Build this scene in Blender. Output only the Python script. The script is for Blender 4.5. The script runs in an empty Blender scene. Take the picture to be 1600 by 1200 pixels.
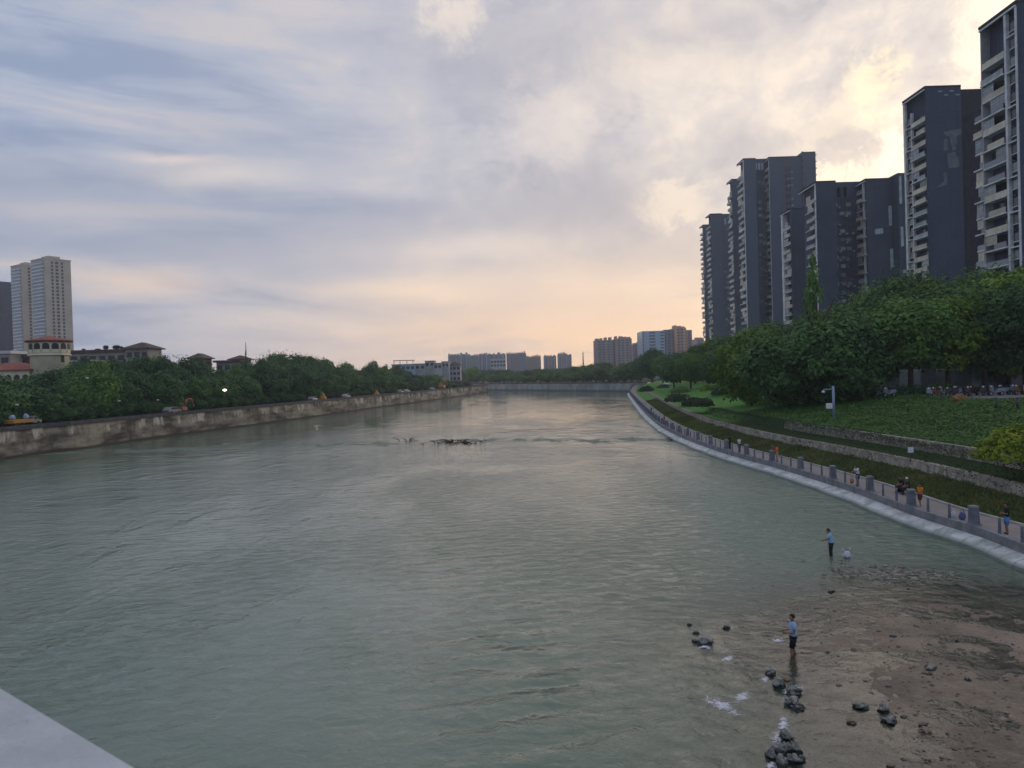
import bpy, bmesh, math, random
import numpy as np
from mathutils import Vector, Matrix, noise as mnoise

R = math.radians
SC = bpy.context.scene
COL = SC.collection
PI = math.pi

# ------------------------------------------------------------------ camera
F = 1170.0                      # focal length in pixels of the 1600x1200 photograph
EYE = 10.4
pitch, roll = math.atan(13 / F), math.atan(0.030)
fw = Vector((0, math.cos(pitch), -math.sin(pitch)))
r0 = Vector((1, 0, 0)); u0 = Vector((0, math.sin(pitch), math.cos(pitch)))
RT = r0 * math.cos(roll) - u0 * math.sin(roll)
UP = u0 * math.cos(roll) + r0 * math.sin(roll)
cam = bpy.data.cameras.new('camera')
cam.sensor_width = 36; cam.lens = 36 * F / 1600
cam.clip_start = 0.05; cam.clip_end = 12000
cam.dof.use_dof = True; cam.dof.focus_distance = 70; cam.dof.aperture_fstop = 11
co = bpy.data.objects.new('camera', cam); COL.objects.link(co)
co.matrix_world = Matrix(((RT.x, UP.x, -fw.x, 0), (RT.y, UP.y, -fw.y, 0), (RT.z, UP.z, -fw.z, EYE), (0, 0, 0, 1)))
SC.camera = co
EYEP = Vector((0, 0, EYE))

def ray(px, py): return fw + RT * ((px - 800) / F) - UP * ((py - 600) / F)
def G(px, py, z=0.0):
    d = ray(px, py); t = (z - EYE) / d.z; return EYEP + d * t
def PY(px, py, Y):
    d = ray(px, py); return EYEP + d * (Y / d.y)
def PX(px, py, X):
    d = ray(px, py); return EYEP + d * (X / d.x)

# ------------------------------------------------------------------ node helpers
class NT:
    def __init__(s, tree): s.t = tree
    def node(s, ty, **kw):
        n = s.t.nodes.new(ty)
        for k, v in kw.items(): setattr(n, k, v)
        return n
    def put(s, sock, v):
        if isinstance(v, bpy.types.NodeSocket): s.t.links.new(v, sock)
        elif v is not None: sock.default_value = v
    def m(s, op, a, b=None, c=None, clamp=False):
        n = s.node('ShaderNodeMath', operation=op, use_clamp=clamp)
        for i, v in enumerate((a, b, c)): s.put(n.inputs[i], v)
        return n.outputs[0]
    def sstep(s, v, a, b, lo=0.0, hi=1.0):
        n = s.node('ShaderNodeMapRange', interpolation_type='SMOOTHSTEP')
        s.put(n.inputs[0], v)
        for i, x in enumerate((a, b, lo, hi)): s.put(n.inputs[i + 1], x)
        return n.outputs[0]
    def lin(s, v, a, b, lo=0.0, hi=1.0):
        n = s.node('ShaderNodeMapRange'); s.put(n.inputs[0], v)
        for i, x in enumerate((a, b, lo, hi)): s.put(n.inputs[i + 1], x)
        return n.outputs[0]
    def mix(s, f, a, b, blend='MIX'):
        n = s.node('ShaderNodeMix', data_type='RGBA', blend_type=blend)
        s.put(n.inputs[0], f)
        s.put(n.inputs[6], a if not isinstance(a, tuple) else (*a, 1)[:4]); s.put(n.inputs[7], b if not isinstance(b, tuple) else (*b, 1)[:4])
        return n.outputs[2]
    def comb(s, x, y, z):
        n = s.node('ShaderNodeCombineXYZ')
        for i, v in enumerate((x, y, z)): s.put(n.inputs[i], v)
        return n.outputs[0]
    def noise(s, vec, scale, detail=4, rough=0.55, dist=0.0, dim='3D'):
        n = s.node('ShaderNodeTexNoise'); n.noise_dimensions = dim
        s.put(n.inputs['Vector'], vec); n.inputs['Scale'].default_value = scale
        n.inputs['Detail'].default_value = detail; n.inputs['Roughness'].default_value = rough; n.inputs['Distortion'].default_value = dist
        return n.outputs[0]
    def gauss(s, u, v, u0, v0, su, sv):
        a = s.m('POWER', s.m('DIVIDE', s.m('SUBTRACT', u, u0), su), 2.0)
        b = s.m('POWER', s.m('DIVIDE', s.m('SUBTRACT', v, v0), sv), 2.0)
        return s.m('EXPONENT', s.m('MULTIPLY', s.m('ADD', a, b), -1.0))

# ------------------------------------------------------------------ sky
SUN_AZ, SUN_EL = 32.5, 9.5
w = bpy.data.worlds.new('World'); SC.world = w; w.use_nodes = True
T = NT(w.node_tree); w.node_tree.nodes.clear()
tc = T.node('ShaderNodeTexCoord'); sp = T.node('ShaderNodeSeparateXYZ')
w.node_tree.links.new(tc.outputs['Generated'], sp.inputs[0])
sx, sy, sz = sp.outputs
DEG = 180 / PI
az = T.m('MULTIPLY', T.m('ARCTAN2', sx, sy), DEG)
el = T.m('MULTIPLY', T.m('ARCSINE', sz), DEG)
zz = T.m('ADD', T.m('MAXIMUM', sz, 0.0), 0.14)
cl = T.comb(T.m('DIVIDE', sx, zz), T.m('DIVIDE', sy, zz), 0.0)       # cloud deck seen from below
def azel(px, py):
    d = ray(px, py).normalized(); return math.degrees(math.atan2(d.x, d.y)), math.degrees(math.asin(d.z))
n_big = T.noise(cl, 0.60, 4, 0.5, 0.3)
n_mid = T.noise(cl, 1.7, 7, 0.62, 0.5)
aev = T.comb(az, T.m('MULTIPLY', el, 1.35), 3.3)
n_puff = T.noise(aev, 0.105, 8, 0.60, 0.35)
n_caul = T.noise(T.comb(T.m('MULTIPLY', az, 0.9), T.m('MULTIPLY', el, 1.25), 8.1), 0.36, 8, 0.64, 0.5)
n_str = T.noise(T.comb(T.m('ADD', T.m('MULTIPLY', az, 0.055), T.m('MULTIPLY', el, 0.03)), T.m('MULTIPLY', el, 0.30), 1.7), 1.0, 5, 0.55, 0.6)
azw = T.m('ADD', az, T.m('MULTIPLY', T.m('SUBTRACT', n_big, 0.5), 22.0))
warm = T.m('MULTIPLY', T.sstep(azw, -34.0, 26.0), T.sstep(T.m('ABSOLUTE', az), 100.0, 50.0))
rightm = T.sstep(az, -26.0, 6.0)
# cloud thickness: bars of stratus towards the left and the horizon, lumps towards the right and overhead
lump = T.m('ADD', T.m('MULTIPLY', n_puff, 0.60), T.m('ADD', T.m('MULTIPLY', n_caul, 0.28), T.m('MULTIPLY', n_mid, 0.12)))
bars = T.m('ADD', T.m('MULTIPLY', n_str, 0.74), T.m('MULTIPLY', n_mid, 0.26))
lowm = T.sstep(el, 11.0, 4.0)
sel = T.m('MULTIPLY', rightm, T.m('SUBTRACT', 1.0, T.m('MULTIPLY', lowm, 0.7)))
dens = T.m('ADD', T.m('MULTIPLY', lump, sel), T.m('MULTIPLY', bars, T.m('SUBTRACT', 1.0, sel)))
thin = T.sstep(dens, 0.49, 0.62); thick = T.sstep(dens, 0.52, 0.38)
mid_c = T.mix(warm, (0.335, 0.375, 0.475), (0.60, 0.545, 0.52))
thick_c = T.mix(warm, (0.215, 0.27, 0.395), (0.385, 0.37, 0.41))
thin_c = T.mix(warm, (0.47, 0.445, 0.47), (0.82, 0.70, 0.585))
base = T.mix(T.m('MULTIPLY', thick, 0.88), mid_c, thick_c)
base = T.mix(T.m('MULTIPLY', thin, 0.88), base, thin_c)
top_grey = T.m('MULTIPLY', T.sstep(el, 17.0, 28.0), T.gauss(az, el, -4.0, 30.0, 24.0, 14.0))
base = T.mix(T.m('MULTIPLY', top_grey, 0.5), base, (0.40, 0.39, 0.45))
# long grey bar across the middle of the sky
for px, py, su, sv, k in ((560, 345, 20.0, 2.4, 0.6), (900, 300, 8.0, 3.0, 0.6), (230, 390, 14.0, 1.8, 0.6), (430, 215, 12.0, 2.2, 0.4), (1010, 400, 9.0, 1.6, 0.5), (850, 90, 9.0, 3.4, 0.55), (0, 280, 10.0, 2.4, 0.55), (1060, 385, 6.0, 1.2, 0.4), (1190, 225, 4.5, 1.8, 0.5), (1330, 225, 3.6, 1.5, 0.6), (1120, 60, 6.0, 2.2, 0.4), (960, 330, 6.0, 1.5, 0.55), (760, 110, 4.0, 2.0, 0.4)):
    a, e = azel(px, py)
    g = T.m('MULTIPLY', T.gauss(az, T.m('ADD', el, T.m('MULTIPLY', T.m('SUBTRACT', n_mid, 0.5), 5.0)), a, e, su, sv), k)
    base = T.mix(g, base, (0.29, 0.31, 0.395) if px < 800 else (0.37, 0.355, 0.39))
# glow over the horizon
a, e = azel(900, 525)
glow = T.m('MULTIPLY', T.gauss(az, el, a + 2, e - 1.0, 21.0, 6.0), T.sstep(n_str, 0.30, 0.56, 0.60, 1.0))
base = T.mix(glow, base, (0.90, 0.62, 0.415))
g2 = T.gauss(az, el, a - 20, 0.0, 18.0, 3.0)
base = T.mix(T.m('MULTIPLY', g2, 0.25), base, (0.72, 0.57, 0.50))
# warm streaks and bright breaks in the cloud
for px, py, su, sv, k, c in ((210, 440, 5.0, 1.05, 0.62, (0.80, 0.60, 0.46)), (40, 415, 4.0, 0.7, 0.4, (0.70, 0.56, 0.47)), (340, 275, 5.0, 1.0, 0.55, (0.72, 0.62, 0.54)), (270, 243, 3.0, 0.4, 0.45, (0.85, 0.68, 0.55)),
                             (650, 455, 5.0, 0.9, 0.6, (0.90, 0.68, 0.50)), (420, 500, 8.0, 0.9, 0.35, (0.72, 0.60, 0.52)), (130, 335, 5.0, 0.9, 0.4, (0.52, 0.48, 0.50)), (730, 390, 5.0, 1.0, 0.4, (0.80, 0.66, 0.56))):
    a, e = azel(px, py)
    g = T.gauss(az, T.m('ADD', el, T.m('MULTIPLY', T.m('SUBTRACT', n_mid, 0.5), 2.6)), a, e, su, sv)
    base = T.mix(T.m('MULTIPLY', g, k), base, c)
jag = T.m('MULTIPLY', T.m('SUBTRACT', T.noise(T.comb(az, el, 0.4), 0.30, 8, 0.72, 0.4), 0.5), 10.0)
jag2 = T.m('MULTIPLY', T.m('SUBTRACT', T.noise(T.comb(az, el, 7.4), 0.30, 8, 0.72, 0.4), 0.5), 10.0)
for px, py, su, sv, k, c in ((1355, 140, 2.0, 2.6, 0.65, (1.0, 0.84, 0.56)), (1300, 185, 3.4, 2.2, 0.4, (0.88, 0.74, 0.56)), (1570, 15, 3.2, 3.0, 0.75, (1.1, 0.95, 0.70)), (1398, 235, 1.2, 1.8, 0.6, (1.05, 0.93, 0.74)), (1330, 245, 4.0, 1.6, 0.0, (0.62, 0.58, 0.56)),
                             (705, 40, 2.3, 2.2, 0.45, (0.88, 0.74, 0.59)), (1050, 318, 3.0, 1.5, 0.55, (0.88, 0.72, 0.55)), (1340, 272, 5.0, 0.8, 0.5, (.98, 0.85, 0.65)), (1000, 130, 6.0, 2.6, 0.35, (0.80, 0.69, 0.58)), (870, 190, 4.0, 3.0, 0.45, (0.72, 0.62, 0.55))):
    a, e = azel(px, py)
    g = T.gauss(T.m('ADD', az, jag), T.m('ADD', el, jag2), a, e, su, sv)
    base = T.mix(T.m('MULTIPLY', T.sstep(g, 0.05, 1.0), k), base, c)
base = T.mix(T.sstep(el, -0.5, -4.0), base, (0.16, 0.17, 0.16))
cloud = T.node('ShaderNodeBackground'); T.put(cloud.inputs[0], base); cloud.inputs[1].default_value = 0.96
sky = T.node('ShaderNodeTexSky', sky_type='NISHITA'); sky.sun_disc = False
sky.sun_elevation = R(SUN_EL); sky.sun_rotation = R(SUN_AZ); sky.dust_density = 3
sb = T.node('ShaderNodeBackground'); T.put(sb.inputs[0], sky.outputs[0]); sb.inputs[1].default_value = 0.08
cover = T.lin(n_big, 0.3, 0.6, 0.86, 0.98)
mx = T.node('ShaderNodeMixShader'); T.put(mx.inputs[0], cover); T.put(mx.inputs[1], sb.outputs[0]); T.put(mx.inputs[2], cloud.outputs[0])
ow = T.node('ShaderNodeOutputWorld'); T.put(ow.inputs[0], mx.outputs[0])

sun = bpy.data.lights.new('sun', 'SUN'); sun.energy = 0.5; sun.angle = R(10); sun.color = (1.0, 0.80, 0.58)
so = bpy.data.objects.new('sun', sun); COL.objects.link(so)
sd = Vector((math.sin(R(SUN_AZ)) * math.cos(R(SUN_EL)), math.cos(R(SUN_AZ)) * math.cos(R(SUN_EL)), math.sin(R(SUN_EL))))
so.rotation_euler = sd.to_track_quat('Z', 'Y').to_euler()

SC.view_settings.view_transform = 'Standard'; SC.view_settings.look = 'None'
SC.view_settings.exposure = 0.5; SC.view_settings.gamma = 1.0
SC.cycles.max_bounces = 5; SC.cycles.diffuse_bounces = 2; SC.cycles.glossy_bounces = 2; SC.cycles.transmission_bounces = 2
SC.cycles.transparent_max_bounces = 6; SC.cycles.volume_bounces = 0; SC.cycles.caustics_reflective = False; SC.cycles.caustics_refractive = False
SC.cycles.use_denoising = True

# ------------------------------------------------------------------ materials
MATS = {}
def mat(name, col, rough=0.7, var=0.0, vscale=1.0, var2=None, bump=0.0, bscale=8.0, spec=0.3, metal=0.0, emit=None, build=None, objvar=0.0):
    if name in MATS: return MATS[name]
    m = bpy.data.materials.new(name); m.use_nodes = True
    t = NT(m.node_tree); p = m.node_tree.nodes['Principled BSDF']
    p.inputs['Roughness'].default_value = rough; p.inputs['Metallic'].default_value = metal
    p.inputs['Specular IOR Level'].default_value = spec
    c = (*col, 1.0)
    geo = t.node('ShaderNodeNewGeometry').outputs['Position']
    src = None
    if var > 0:
        n = t.noise(geo, vscale, 6, 0.6)
        f = t.sstep(n, 0.3, 0.7)
        lo = tuple(x * (1 - var) for x in col); hi = tuple(min(1, x * (1 + var)) for x in col) if var2 is None else var2
        src = t.mix(f, lo, hi)
    if objvar > 0:
        oi = t.node('ShaderNodeObjectInfo')
        src = t.mix(t.lin(oi.outputs['Random'], 0, 1, 0, objvar), src if src is not None else c, tuple(x * 0.45 for x in col))
    if build: src = build(t, geo, src if src is not None else c)
    t.put(p.inputs['Base Color'], src if src is not None else c)
    if bump > 0:
        b = t.node('ShaderNodeBump'); b.inputs['Strength'].default_value = 1.0; b.inputs['Distance'].default_value = bump
        t.put(b.inputs['Height'], t.noise(geo, bscale, 5, 0.6)); t.put(p.inputs['Normal'], b.outputs[0])
    if emit:
        p.inputs['Emission Color'].default_value = (*emit[0], 1); p.inputs['Emission Strength'].default_value = emit[1]
    MATS[name] = m; return m

def foliage(name, dark, light, trans=0.25):
    m = bpy.data.materials.new(name); m.use_nodes = True; t = NT(m.node_tree)
    p = m.node_tree.nodes['Principled BSDF']; p.inputs['Roughness'].default_value = 0.6; p.inputs['Specular IOR Level'].default_value = 0.15
    at = t.node('ShaderNodeAttribute', attribute_name='tint'); oi = t.node('ShaderNodeObjectInfo')
    f = t.m('ADD', at.outputs['Fac'], t.lin(oi.outputs['Random'], 0, 1, -0.22, 0.22), clamp=True)
    c = t.mix(f, dark, light); t.put(p.inputs['Base Color'], c)
    tr = t.node('ShaderNodeBsdfTranslucent'); t.put(tr.inputs[0], c)
    mx = t.node('ShaderNodeMixShader'); mx.inputs[0].default_value = trans
    t.put(mx.inputs[1], p.outputs[0]); t.put(mx.inputs[2], tr.outputs[0])
    t.put(m.node_tree.nodes['Material Output'].inputs[0], mx.outputs[0])
    MATS[name] = m; return m

leaf_dark = foliage('leaf_dark', (0.024, 0.066, 0.027), (0.105, 0.215, 0.060))
leaf_mid = foliage('leaf_mid', (0.036, 0.098, 0.026), (0.150, 0.285, 0.058))
leaf_light = foliage('leaf_light', (0.075, 0.15, 0.022), (0.27, 0.40, 0.05))
leaf_yellow = foliage('leaf_yellow', (0.13, 0.20, 0.02), (0.42, 0.48, 0.05), 0.3)
leaf_cover = foliage('leaf_cover', (0.040, 0.105, 0.028), (0.130, 0.255, 0.055), 0.2)
leaf_hedge = foliage('leaf_hedge', (0.014, 0.032, 0.016), (0.038, 0.070, 0.026), 0.2)
grass_m = foliage('grass_blade', (0.055, 0.085, 0.025), (0.17, 0.18, 0.065), 0.3)
bark = mat('bark', (0.06, 0.045, 0.035), 0.9, 0.4, 3.0, bump=0.02)

# ------------------------------------------------------------------ object helpers
def tag(o, label=None, cat=None, group=None, kind=None):
    if label: o['label'] = label
    if cat: o['category'] = cat
    if group: o['group'] = group
    if kind: o['kind'] = kind
    return o
def empty(name, loc, label, cat, group=None, rz=0.0, sc=1.0):
    o = bpy.data.objects.new(name, None); COL.objects.link(o); o.empty_display_size = 0.2
    o.location = loc; o.rotation_euler = (0, 0, rz); o.scale = (sc,) * 3 if not isinstance(sc, tuple) else sc
    return tag(o, label, cat, group)
def link(name, me, m=None, parent=None):
    if m is not None and len(me.materials) == 0: me.materials.append(m)
    o = bpy.data.objects.new(name, me); COL.objects.link(o)
    if parent is not None: o.parent = parent
    return o
def mesh_np(name, V, Fq, tint=None, smooth=False):
    V = np.asarray(V, dtype=np.float32); Fq = np.asarray(Fq, dtype=np.int32); k = Fq.shape[1]
    me = bpy.data.meshes.new(name)
    me.vertices.add(len(V)); me.vertices.foreach_set('co', V.ravel())
    me.loops.add(Fq.size); me.loops.foreach_set('vertex_index', Fq.ravel())
    me.polygons.add(len(Fq)); me.polygons.foreach_set('loop_start', np.arange(0, Fq.size, k, dtype=np.int32))
    me.polygons.foreach_set('loop_total', np.full(len(Fq), k, dtype=np.int32))
    me.polygons.foreach_set('use_smooth', np.full(len(Fq), smooth))
    if tint is not None:
        a = me.attributes.new('tint', 'FLOAT', 'POINT'); a.data.foreach_set('value', np.asarray(tint, dtype=np.float32))
    me.update(calc_edges=True); me.validate(); return me

class MB:
    """collects shapes, builds one mesh object"""
    def __init__(s): s.b = bmesh.new()
    def box(s, x0, x1, y0, y1, z0, z1, M=None):
        P = [(x, y, z) for z in (z0, z1) for x, y in ((x0, y0), (x1, y0), (x1, y1), (x0, y1))]
        if M is not None: P = [M @ Vector(p) for p in P]
        v = [s.b.verts.new(p) for p in P]
        for f in ((3, 2, 1, 0), (4, 5, 6, 7), (0, 1, 5, 4), (1, 2, 6, 5), (2, 3, 7, 6), (3, 0, 4, 7)): s.b.faces.new([v[i] for i in f])
        return s
    def frust(s, cx, cy, z0, z1, a0, b0, a1, b1):
        v = []
        for z, a, b in ((z0, a0, b0), (z1, a1, b1)):
            v += [s.b.verts.new((cx + i * a, cy + j * b, z)) for i, j in ((-1, -1), (1, -1), (1, 1), (-1, 1))]
        for f in ((3, 2, 1, 0), (4, 5, 6, 7), (0, 1, 5, 4), (1, 2, 6, 5), (2, 3, 7, 6), (3, 0, 4, 7)): s.b.faces.new([v[i] for i in f])
        return s
    def tube(s, pts, rad, n=8, cap=True):
        pts = [Vector(p) for p in pts]
        if not hasattr(rad, '__len__'): rad = [rad] * len(pts)
        rings = []
        for i, p in enumerate(pts):
            d = (pts[min(i + 1, len(pts) - 1)] - pts[max(i - 1, 0)]).normalized()
            a = d.cross(Vector((0, 0, 1)) if abs(d.z) < 0.95 else Vector((1, 0, 0))).normalized(); b = d.cross(a)
            rings.append([s.b.verts.new(p + (a * math.cos(2 * PI * k / n) + b * math.sin(2 * PI * k / n)) * rad[i]) for k in range(n)])
        for i in range(len(rings) - 1):
            for k in range(n):
                f = s.b.faces.new((rings[i][k], rings[i][(k + 1) % n], rings[i + 1][(k + 1) % n], rings[i + 1][k])); f.smooth = True
        if cap: s.b.faces.new(rings[0]); s.b.faces.new(rings[-1][::-1])
        return s
    def lathe(s, prof, n=24, c=(0, 0, 0), smooth=True):
        rings = [[s.b.verts.new((c[0] + r * math.cos(2 * PI * k / n), c[1] + r * math.sin(2 * PI * k / n), c[2] + z)) for k in range(n)] for r, z in prof]
        for i in range(len(rings) - 1):
            for k in range(n):
                f = s.b.faces.new((rings[i][k], rings[i][(k + 1) % n], rings[i + 1][(k + 1) % n], rings[i + 1][k])); f.smooth = smooth
        if prof[0][0] > 1e-4: s.b.faces.new(rings[0][::-1])
        if prof[-1][0] > 1e-4: s.b.faces.new(rings[-1])
        return s
    def ball(s, c, r, sub=2, sc=(1, 1, 1), jag=0.0, seed=0.0, fr=1.5):
        res = bmesh.ops.create_icosphere(s.b, subdivisions=sub, radius=1.0)
        for v in res['verts']:
            d = v.co.copy(); k = 1 + jag * mnoise.noise(d * fr + Vector((seed, seed * 1.7, 3.1))) + jag * .35 * mnoise.noise(d * fr * 2.7 + Vector((seed * 2.1, 5.0, seed)))
            v.co = Vector((c[0] + d.x * r * sc[0] * k, c[1] + d.y * r * sc[1] * k, c[2] + d.z * r * sc[2] * k))
        for f in s.b.faces: f.smooth = f.smooth or jag == 0
        return s
    def prism(s, pts, axis, a, b):
        """closed outline pts (2-D) pushed along axis from a to b"""
        def mk(p, q): return {'x': (q, p[0], p[1]), 'y': (p[0], q, p[1]), 'z': (p[0], p[1], q)}[axis]
        A = [s.b.verts.new(mk(p, a)) for p in pts]; B = [s.b.verts.new(mk(p, b)) for p in pts]
        s.b.faces.new(A); s.b.faces.new(B[::-1]); n = len(pts)
        for i in range(n): s.b.faces.new((A[i], B[i], B[(i + 1) % n], A[(i + 1) % n]))
        return s
    def build(s, name, m=None, parent=None, bevel=0.0):
        bmesh.ops.recalc_face_normals(s.b, faces=s.b.faces)
        if bevel > 0: bmesh.ops.bevel(s.b, geom=list(s.b.edges), offset=bevel, segments=1, affect='EDGES')
        me = bpy.data.meshes.new(name); s.b.to_mesh(me); s.b.free()
        return link(name, me, m, parent)

def copy_tree(o, parent=None):
    c = o.copy(); COL.objects.link(c)
    if parent is not None: c.parent = parent
    for ch in list(o.children): copy_tree(ch, c)
    return c

def leaves(C, size, rng, up=0.3, asp=0.55, N=None):
    """diamond leaf faces: C (n,3) centres, size (n,)"""
    n = len(C)
    nrm = rng.normal(size=(n, 3)); nrm[:, 2] = np.abs(nrm[:, 2]) + up
    if N is not None: nrm = nrm * 0.6 + N * 1.2
    nrm /= np.linalg.norm(nrm, axis=1, keepdims=True)
    t = rng.normal(size=(n, 3)); t -= nrm * np.sum(t * nrm, axis=1, keepdims=True); t /= np.linalg.norm(t, axis=1, keepdims=True)
    b = np.cross(nrm, t); s = size[:, None]
    V = np.empty((n, 4, 3)); V[:, 0] = C - t * s; V[:, 1] = C + b * s * asp - nrm * s * .15; V[:, 2] = C + t * s; V[:, 3] = C - b * s * asp - nrm * s * .15
    return V.reshape(-1, 3), np.arange(4 * n).reshape(n, 4)

def sph(n, rng):
    d = rng.normal(size=(n, 3)); return d / np.linalg.norm(d, axis=1, keepdims=True)

# ------------------------------------------------------------------ curves of the banks
def resample(P, step):
    P = [Vector((p[0], p[1])) for p in P]; D = []
    for i in range(len(P) - 1):
        p0 = P[max(i - 1, 0)]; p1 = P[i]; p2 = P[i + 1]; p3 = P[min(i + 2, len(P) - 1)]
        for k in range(24):
            t = k / 24
            D.append(0.5 * ((2 * p1) + (p2 - p0) * t + (2 * p0 - 5 * p1 + 4 * p2 - p3) * t * t + (-p0 + 3 * p1 - 3 * p2 + p3) * t ** 3))
    D.append(P[-1]); out = [D[0]]; acc = 0
    for i in range(1, len(D)):
        seg = (D[i] - D[i - 1]).length
        while acc + seg >= step:
            f = (step - acc) / seg; q = D[i - 1].lerp(D[i], f); out.append(q); D[i - 1] = q; seg = (D[i] - q).length; acc = 0
        acc += seg
    return out
def normals(C, side=1):
    out = []
    for i in range(len(C)):
        d = (C[min(i + 1, len(C) - 1)] - C[max(i - 1, 0)]).normalized(); out.append(Vector((d.y, -d.x)) * side)
    return out

rb_px = [(1600, 895.5), (1500, 853), (1400, 818), (1300, 776), (1200, 741), (1108.7, 712.5), (1045, 685.4), (1013, 664), (992, 639), (979, 617.6)]
rb = [G(x, y, 0.15) for x, y in rb_px]
rb = [Vector((27.5, -40, 0)), Vector((26.6, 0, 0)), Vector((25.8, 25, 0))] + rb + [Vector((57.5, 372, 0)), Vector((64, 400, 0)), Vector((75, 430, 0)), Vector((95, 460, 0))]
RB = resample(rb, 2.1); RN = normals(RB)
lb_px = [(0, 719), (117, 703), (200, 691), (300, 677), (400, 664), (500, 650), (600, 635.5), (675, 625.5), (760, 613)]
lb = [Vector((-92, -60, 0)), Vector((-84, 30, 0))] + [G(x, y, 0) for x, y in lb_px] + [Vector((-22, 500, 0)), Vector((-60, 512, 0)), Vector((-160, 505, 0)), Vector((-420, 470, 0))]
LB = resample(lb, 4.0); LN = normals(LB, -1)
fb = [Vector((72, 398, 0)), G(978, 612.0, 0), G(930, 611.6, 0), G(870, 611, 0), G(765, 609.9, 0), Vector((-70, 606, 0)), Vector((-420, 590, 0))]
FB = resample(fb, 5.0); FN = normals(FB)

def ramp(y):
    t = min(1, max(0, (y - 335) / 90)); return 2.8 * t * t * (3 - 2 * t)
def rpt(i, s, z, rise=True):
    p = RB[i] + RN[i] * s; return Vector((p.x, p.y, z + (ramp(RB[i].y) if rise else 0)))
WL = 4.5        # top of the left wall

def strip(name, C, N, prof, m, label=None, cat=None, kind=None, rise=None, i0=0, i1=None, group=None, smooth=False, parent=None):
    """profile (s,z) swept along curve C"""
    i1 = len(C) if i1 is None else i1
    V = []; n = len(prof)
    for i in range(i0, i1):
        for s, z in prof:
            p = C[i] + N[i] * s; V.append((p.x, p.y, z + (rise(C[i].y, s) if rise else 0)))
    Fq = []
    for i in range(i1 - i0 - 1):
        for k in range(n - 1):
            a = i * n + k; Fq.append((a, a + n, a + n + 1, a + 1))
    me = mesh_np(name, V, Fq, smooth=smooth)
    o = link(name, me, m, parent)
    bm = bmesh.new(); bm.from_mesh(me); bmesh.ops.recalc_face_normals(bm, faces=bm.faces); bm.to_mesh(me); bm.free()
    return tag(o, label, cat, group, kind)
# ------------------------------------------------------------------ setting: ground
RISE = lambda y, s: ramp(y) if s >= 1.3 else 0
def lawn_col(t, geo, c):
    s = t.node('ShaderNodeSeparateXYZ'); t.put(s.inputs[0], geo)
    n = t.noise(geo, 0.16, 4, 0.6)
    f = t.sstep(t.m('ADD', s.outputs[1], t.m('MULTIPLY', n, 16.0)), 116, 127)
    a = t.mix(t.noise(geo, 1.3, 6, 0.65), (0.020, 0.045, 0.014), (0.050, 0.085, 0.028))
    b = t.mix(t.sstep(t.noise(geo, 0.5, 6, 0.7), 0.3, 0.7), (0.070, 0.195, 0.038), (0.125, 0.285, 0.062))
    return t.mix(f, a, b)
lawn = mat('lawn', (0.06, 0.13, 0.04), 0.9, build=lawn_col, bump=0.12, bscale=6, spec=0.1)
soil_grass = mat('soil_grass', (0.075, 0.085, 0.035), 0.95, 0.4, 0.8, var2=(0.13, 0.13, 0.06), bump=0.06, bscale=9, spec=0.1)
def pave_col(t, geo, c):
    b = t.node('ShaderNodeTexBrick'); t.put(b.inputs['Vector'], geo); b.inputs['Scale'].default_value = 1.6
    b.inputs['Color1'].default_value = (0.25, 0.225, 0.215, 1); b.inputs['Color2'].default_value = (0.31, 0.27, 0.25, 1); b.inputs['Mortar'].default_value = (0.17, 0.16, 0.16, 1)
    b.inputs['Mortar Size'].default_value = 0.012
    return t.mix(t.sstep(t.noise(geo, 0.7, 5, 0.6), 0.3, 0.75), b.outputs[0], (0.21, 0.2, 0.2))
paving = mat('paving', (0.27, 0.25, 0.24), 0.8, build=pave_col)
ground_m = mat('ground', (0.05, 0.06, 0.035), 0.95, 0.4, 0.3, spec=0.1)
def bed_col(t, geo, c):
    n1 = t.noise(geo, 0.35, 5, 0.6); n2 = t.noise(geo, 2.2, 6, 0.7)
    v = t.node('ShaderNodeTexVoronoi'); t.put(v.inputs['Vector'], geo); v.inputs['Scale'].default_value = 7.5
    a = t.mix(t.sstep(n1, 0.35, 0.68), (0.18, 0.143, 0.107), (0.36, 0.285, 0.21))
    a = t.mix(t.sstep(n2, 0.45, 0.75, 0.0, 0.6), a, (0.38, 0.31, 0.235))
    a = t.mix(t.sstep(n2, 0.45, 0.25, 0.0, 0.65), a, (0.10, 0.09, 0.07))
    return t.mix(t.sstep(v.outputs[0], 0.10, 0.45, 0.0, 0.35), a, (0.12, 0.10, 0.08))
bed_m = mat('river_bed', (0.16, 0.13, 0.1), 0.75, build=bed_col, bump=0.10, bscale=6, spec=0.25)
conc = mat('concrete', (0.34, 0.34, 0.33), 0.85, 0.25, 0.8, bump=0.02)

# right terrain from promenade inward
tprof = [(4.15, 0.7), (4.15, 1.02), (5.3, 1.2), (7.9, 1.75), (8.2, 2.42), (10.0, 2.5), (11.1, 2.75), (11.4, 3.45), (15, 3.9), (20, 4.6), (26, 5.45), (31, 6.0), (60, 6.0), (140, 6.0), (700, 6.0), (1200, 6.0)]
def trise(y, s): return ramp(y) * max(0, 1 - (s - 1.3) / 24)
V = []
for i in range(len(RB)):
    for s_, z_ in tprof:
        p = RB[i] + RN[i] * min(s_, 31) + Vector((max(0, s_ - 31), 0)); V.append((p.x, p.y, z_ + trise(RB[i].y, s_)))
n_ = len(tprof)
tag(link('lawn_bank', mesh_np('lawn_bank', V, [(i * n_ + k, i * n_ + n_ + k, i * n_ + n_ + k + 1, i * n_ + k + 1) for i in range(len(RB) - 1) for k in range(n_ - 1)]), lawn), kind='structure')
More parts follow.
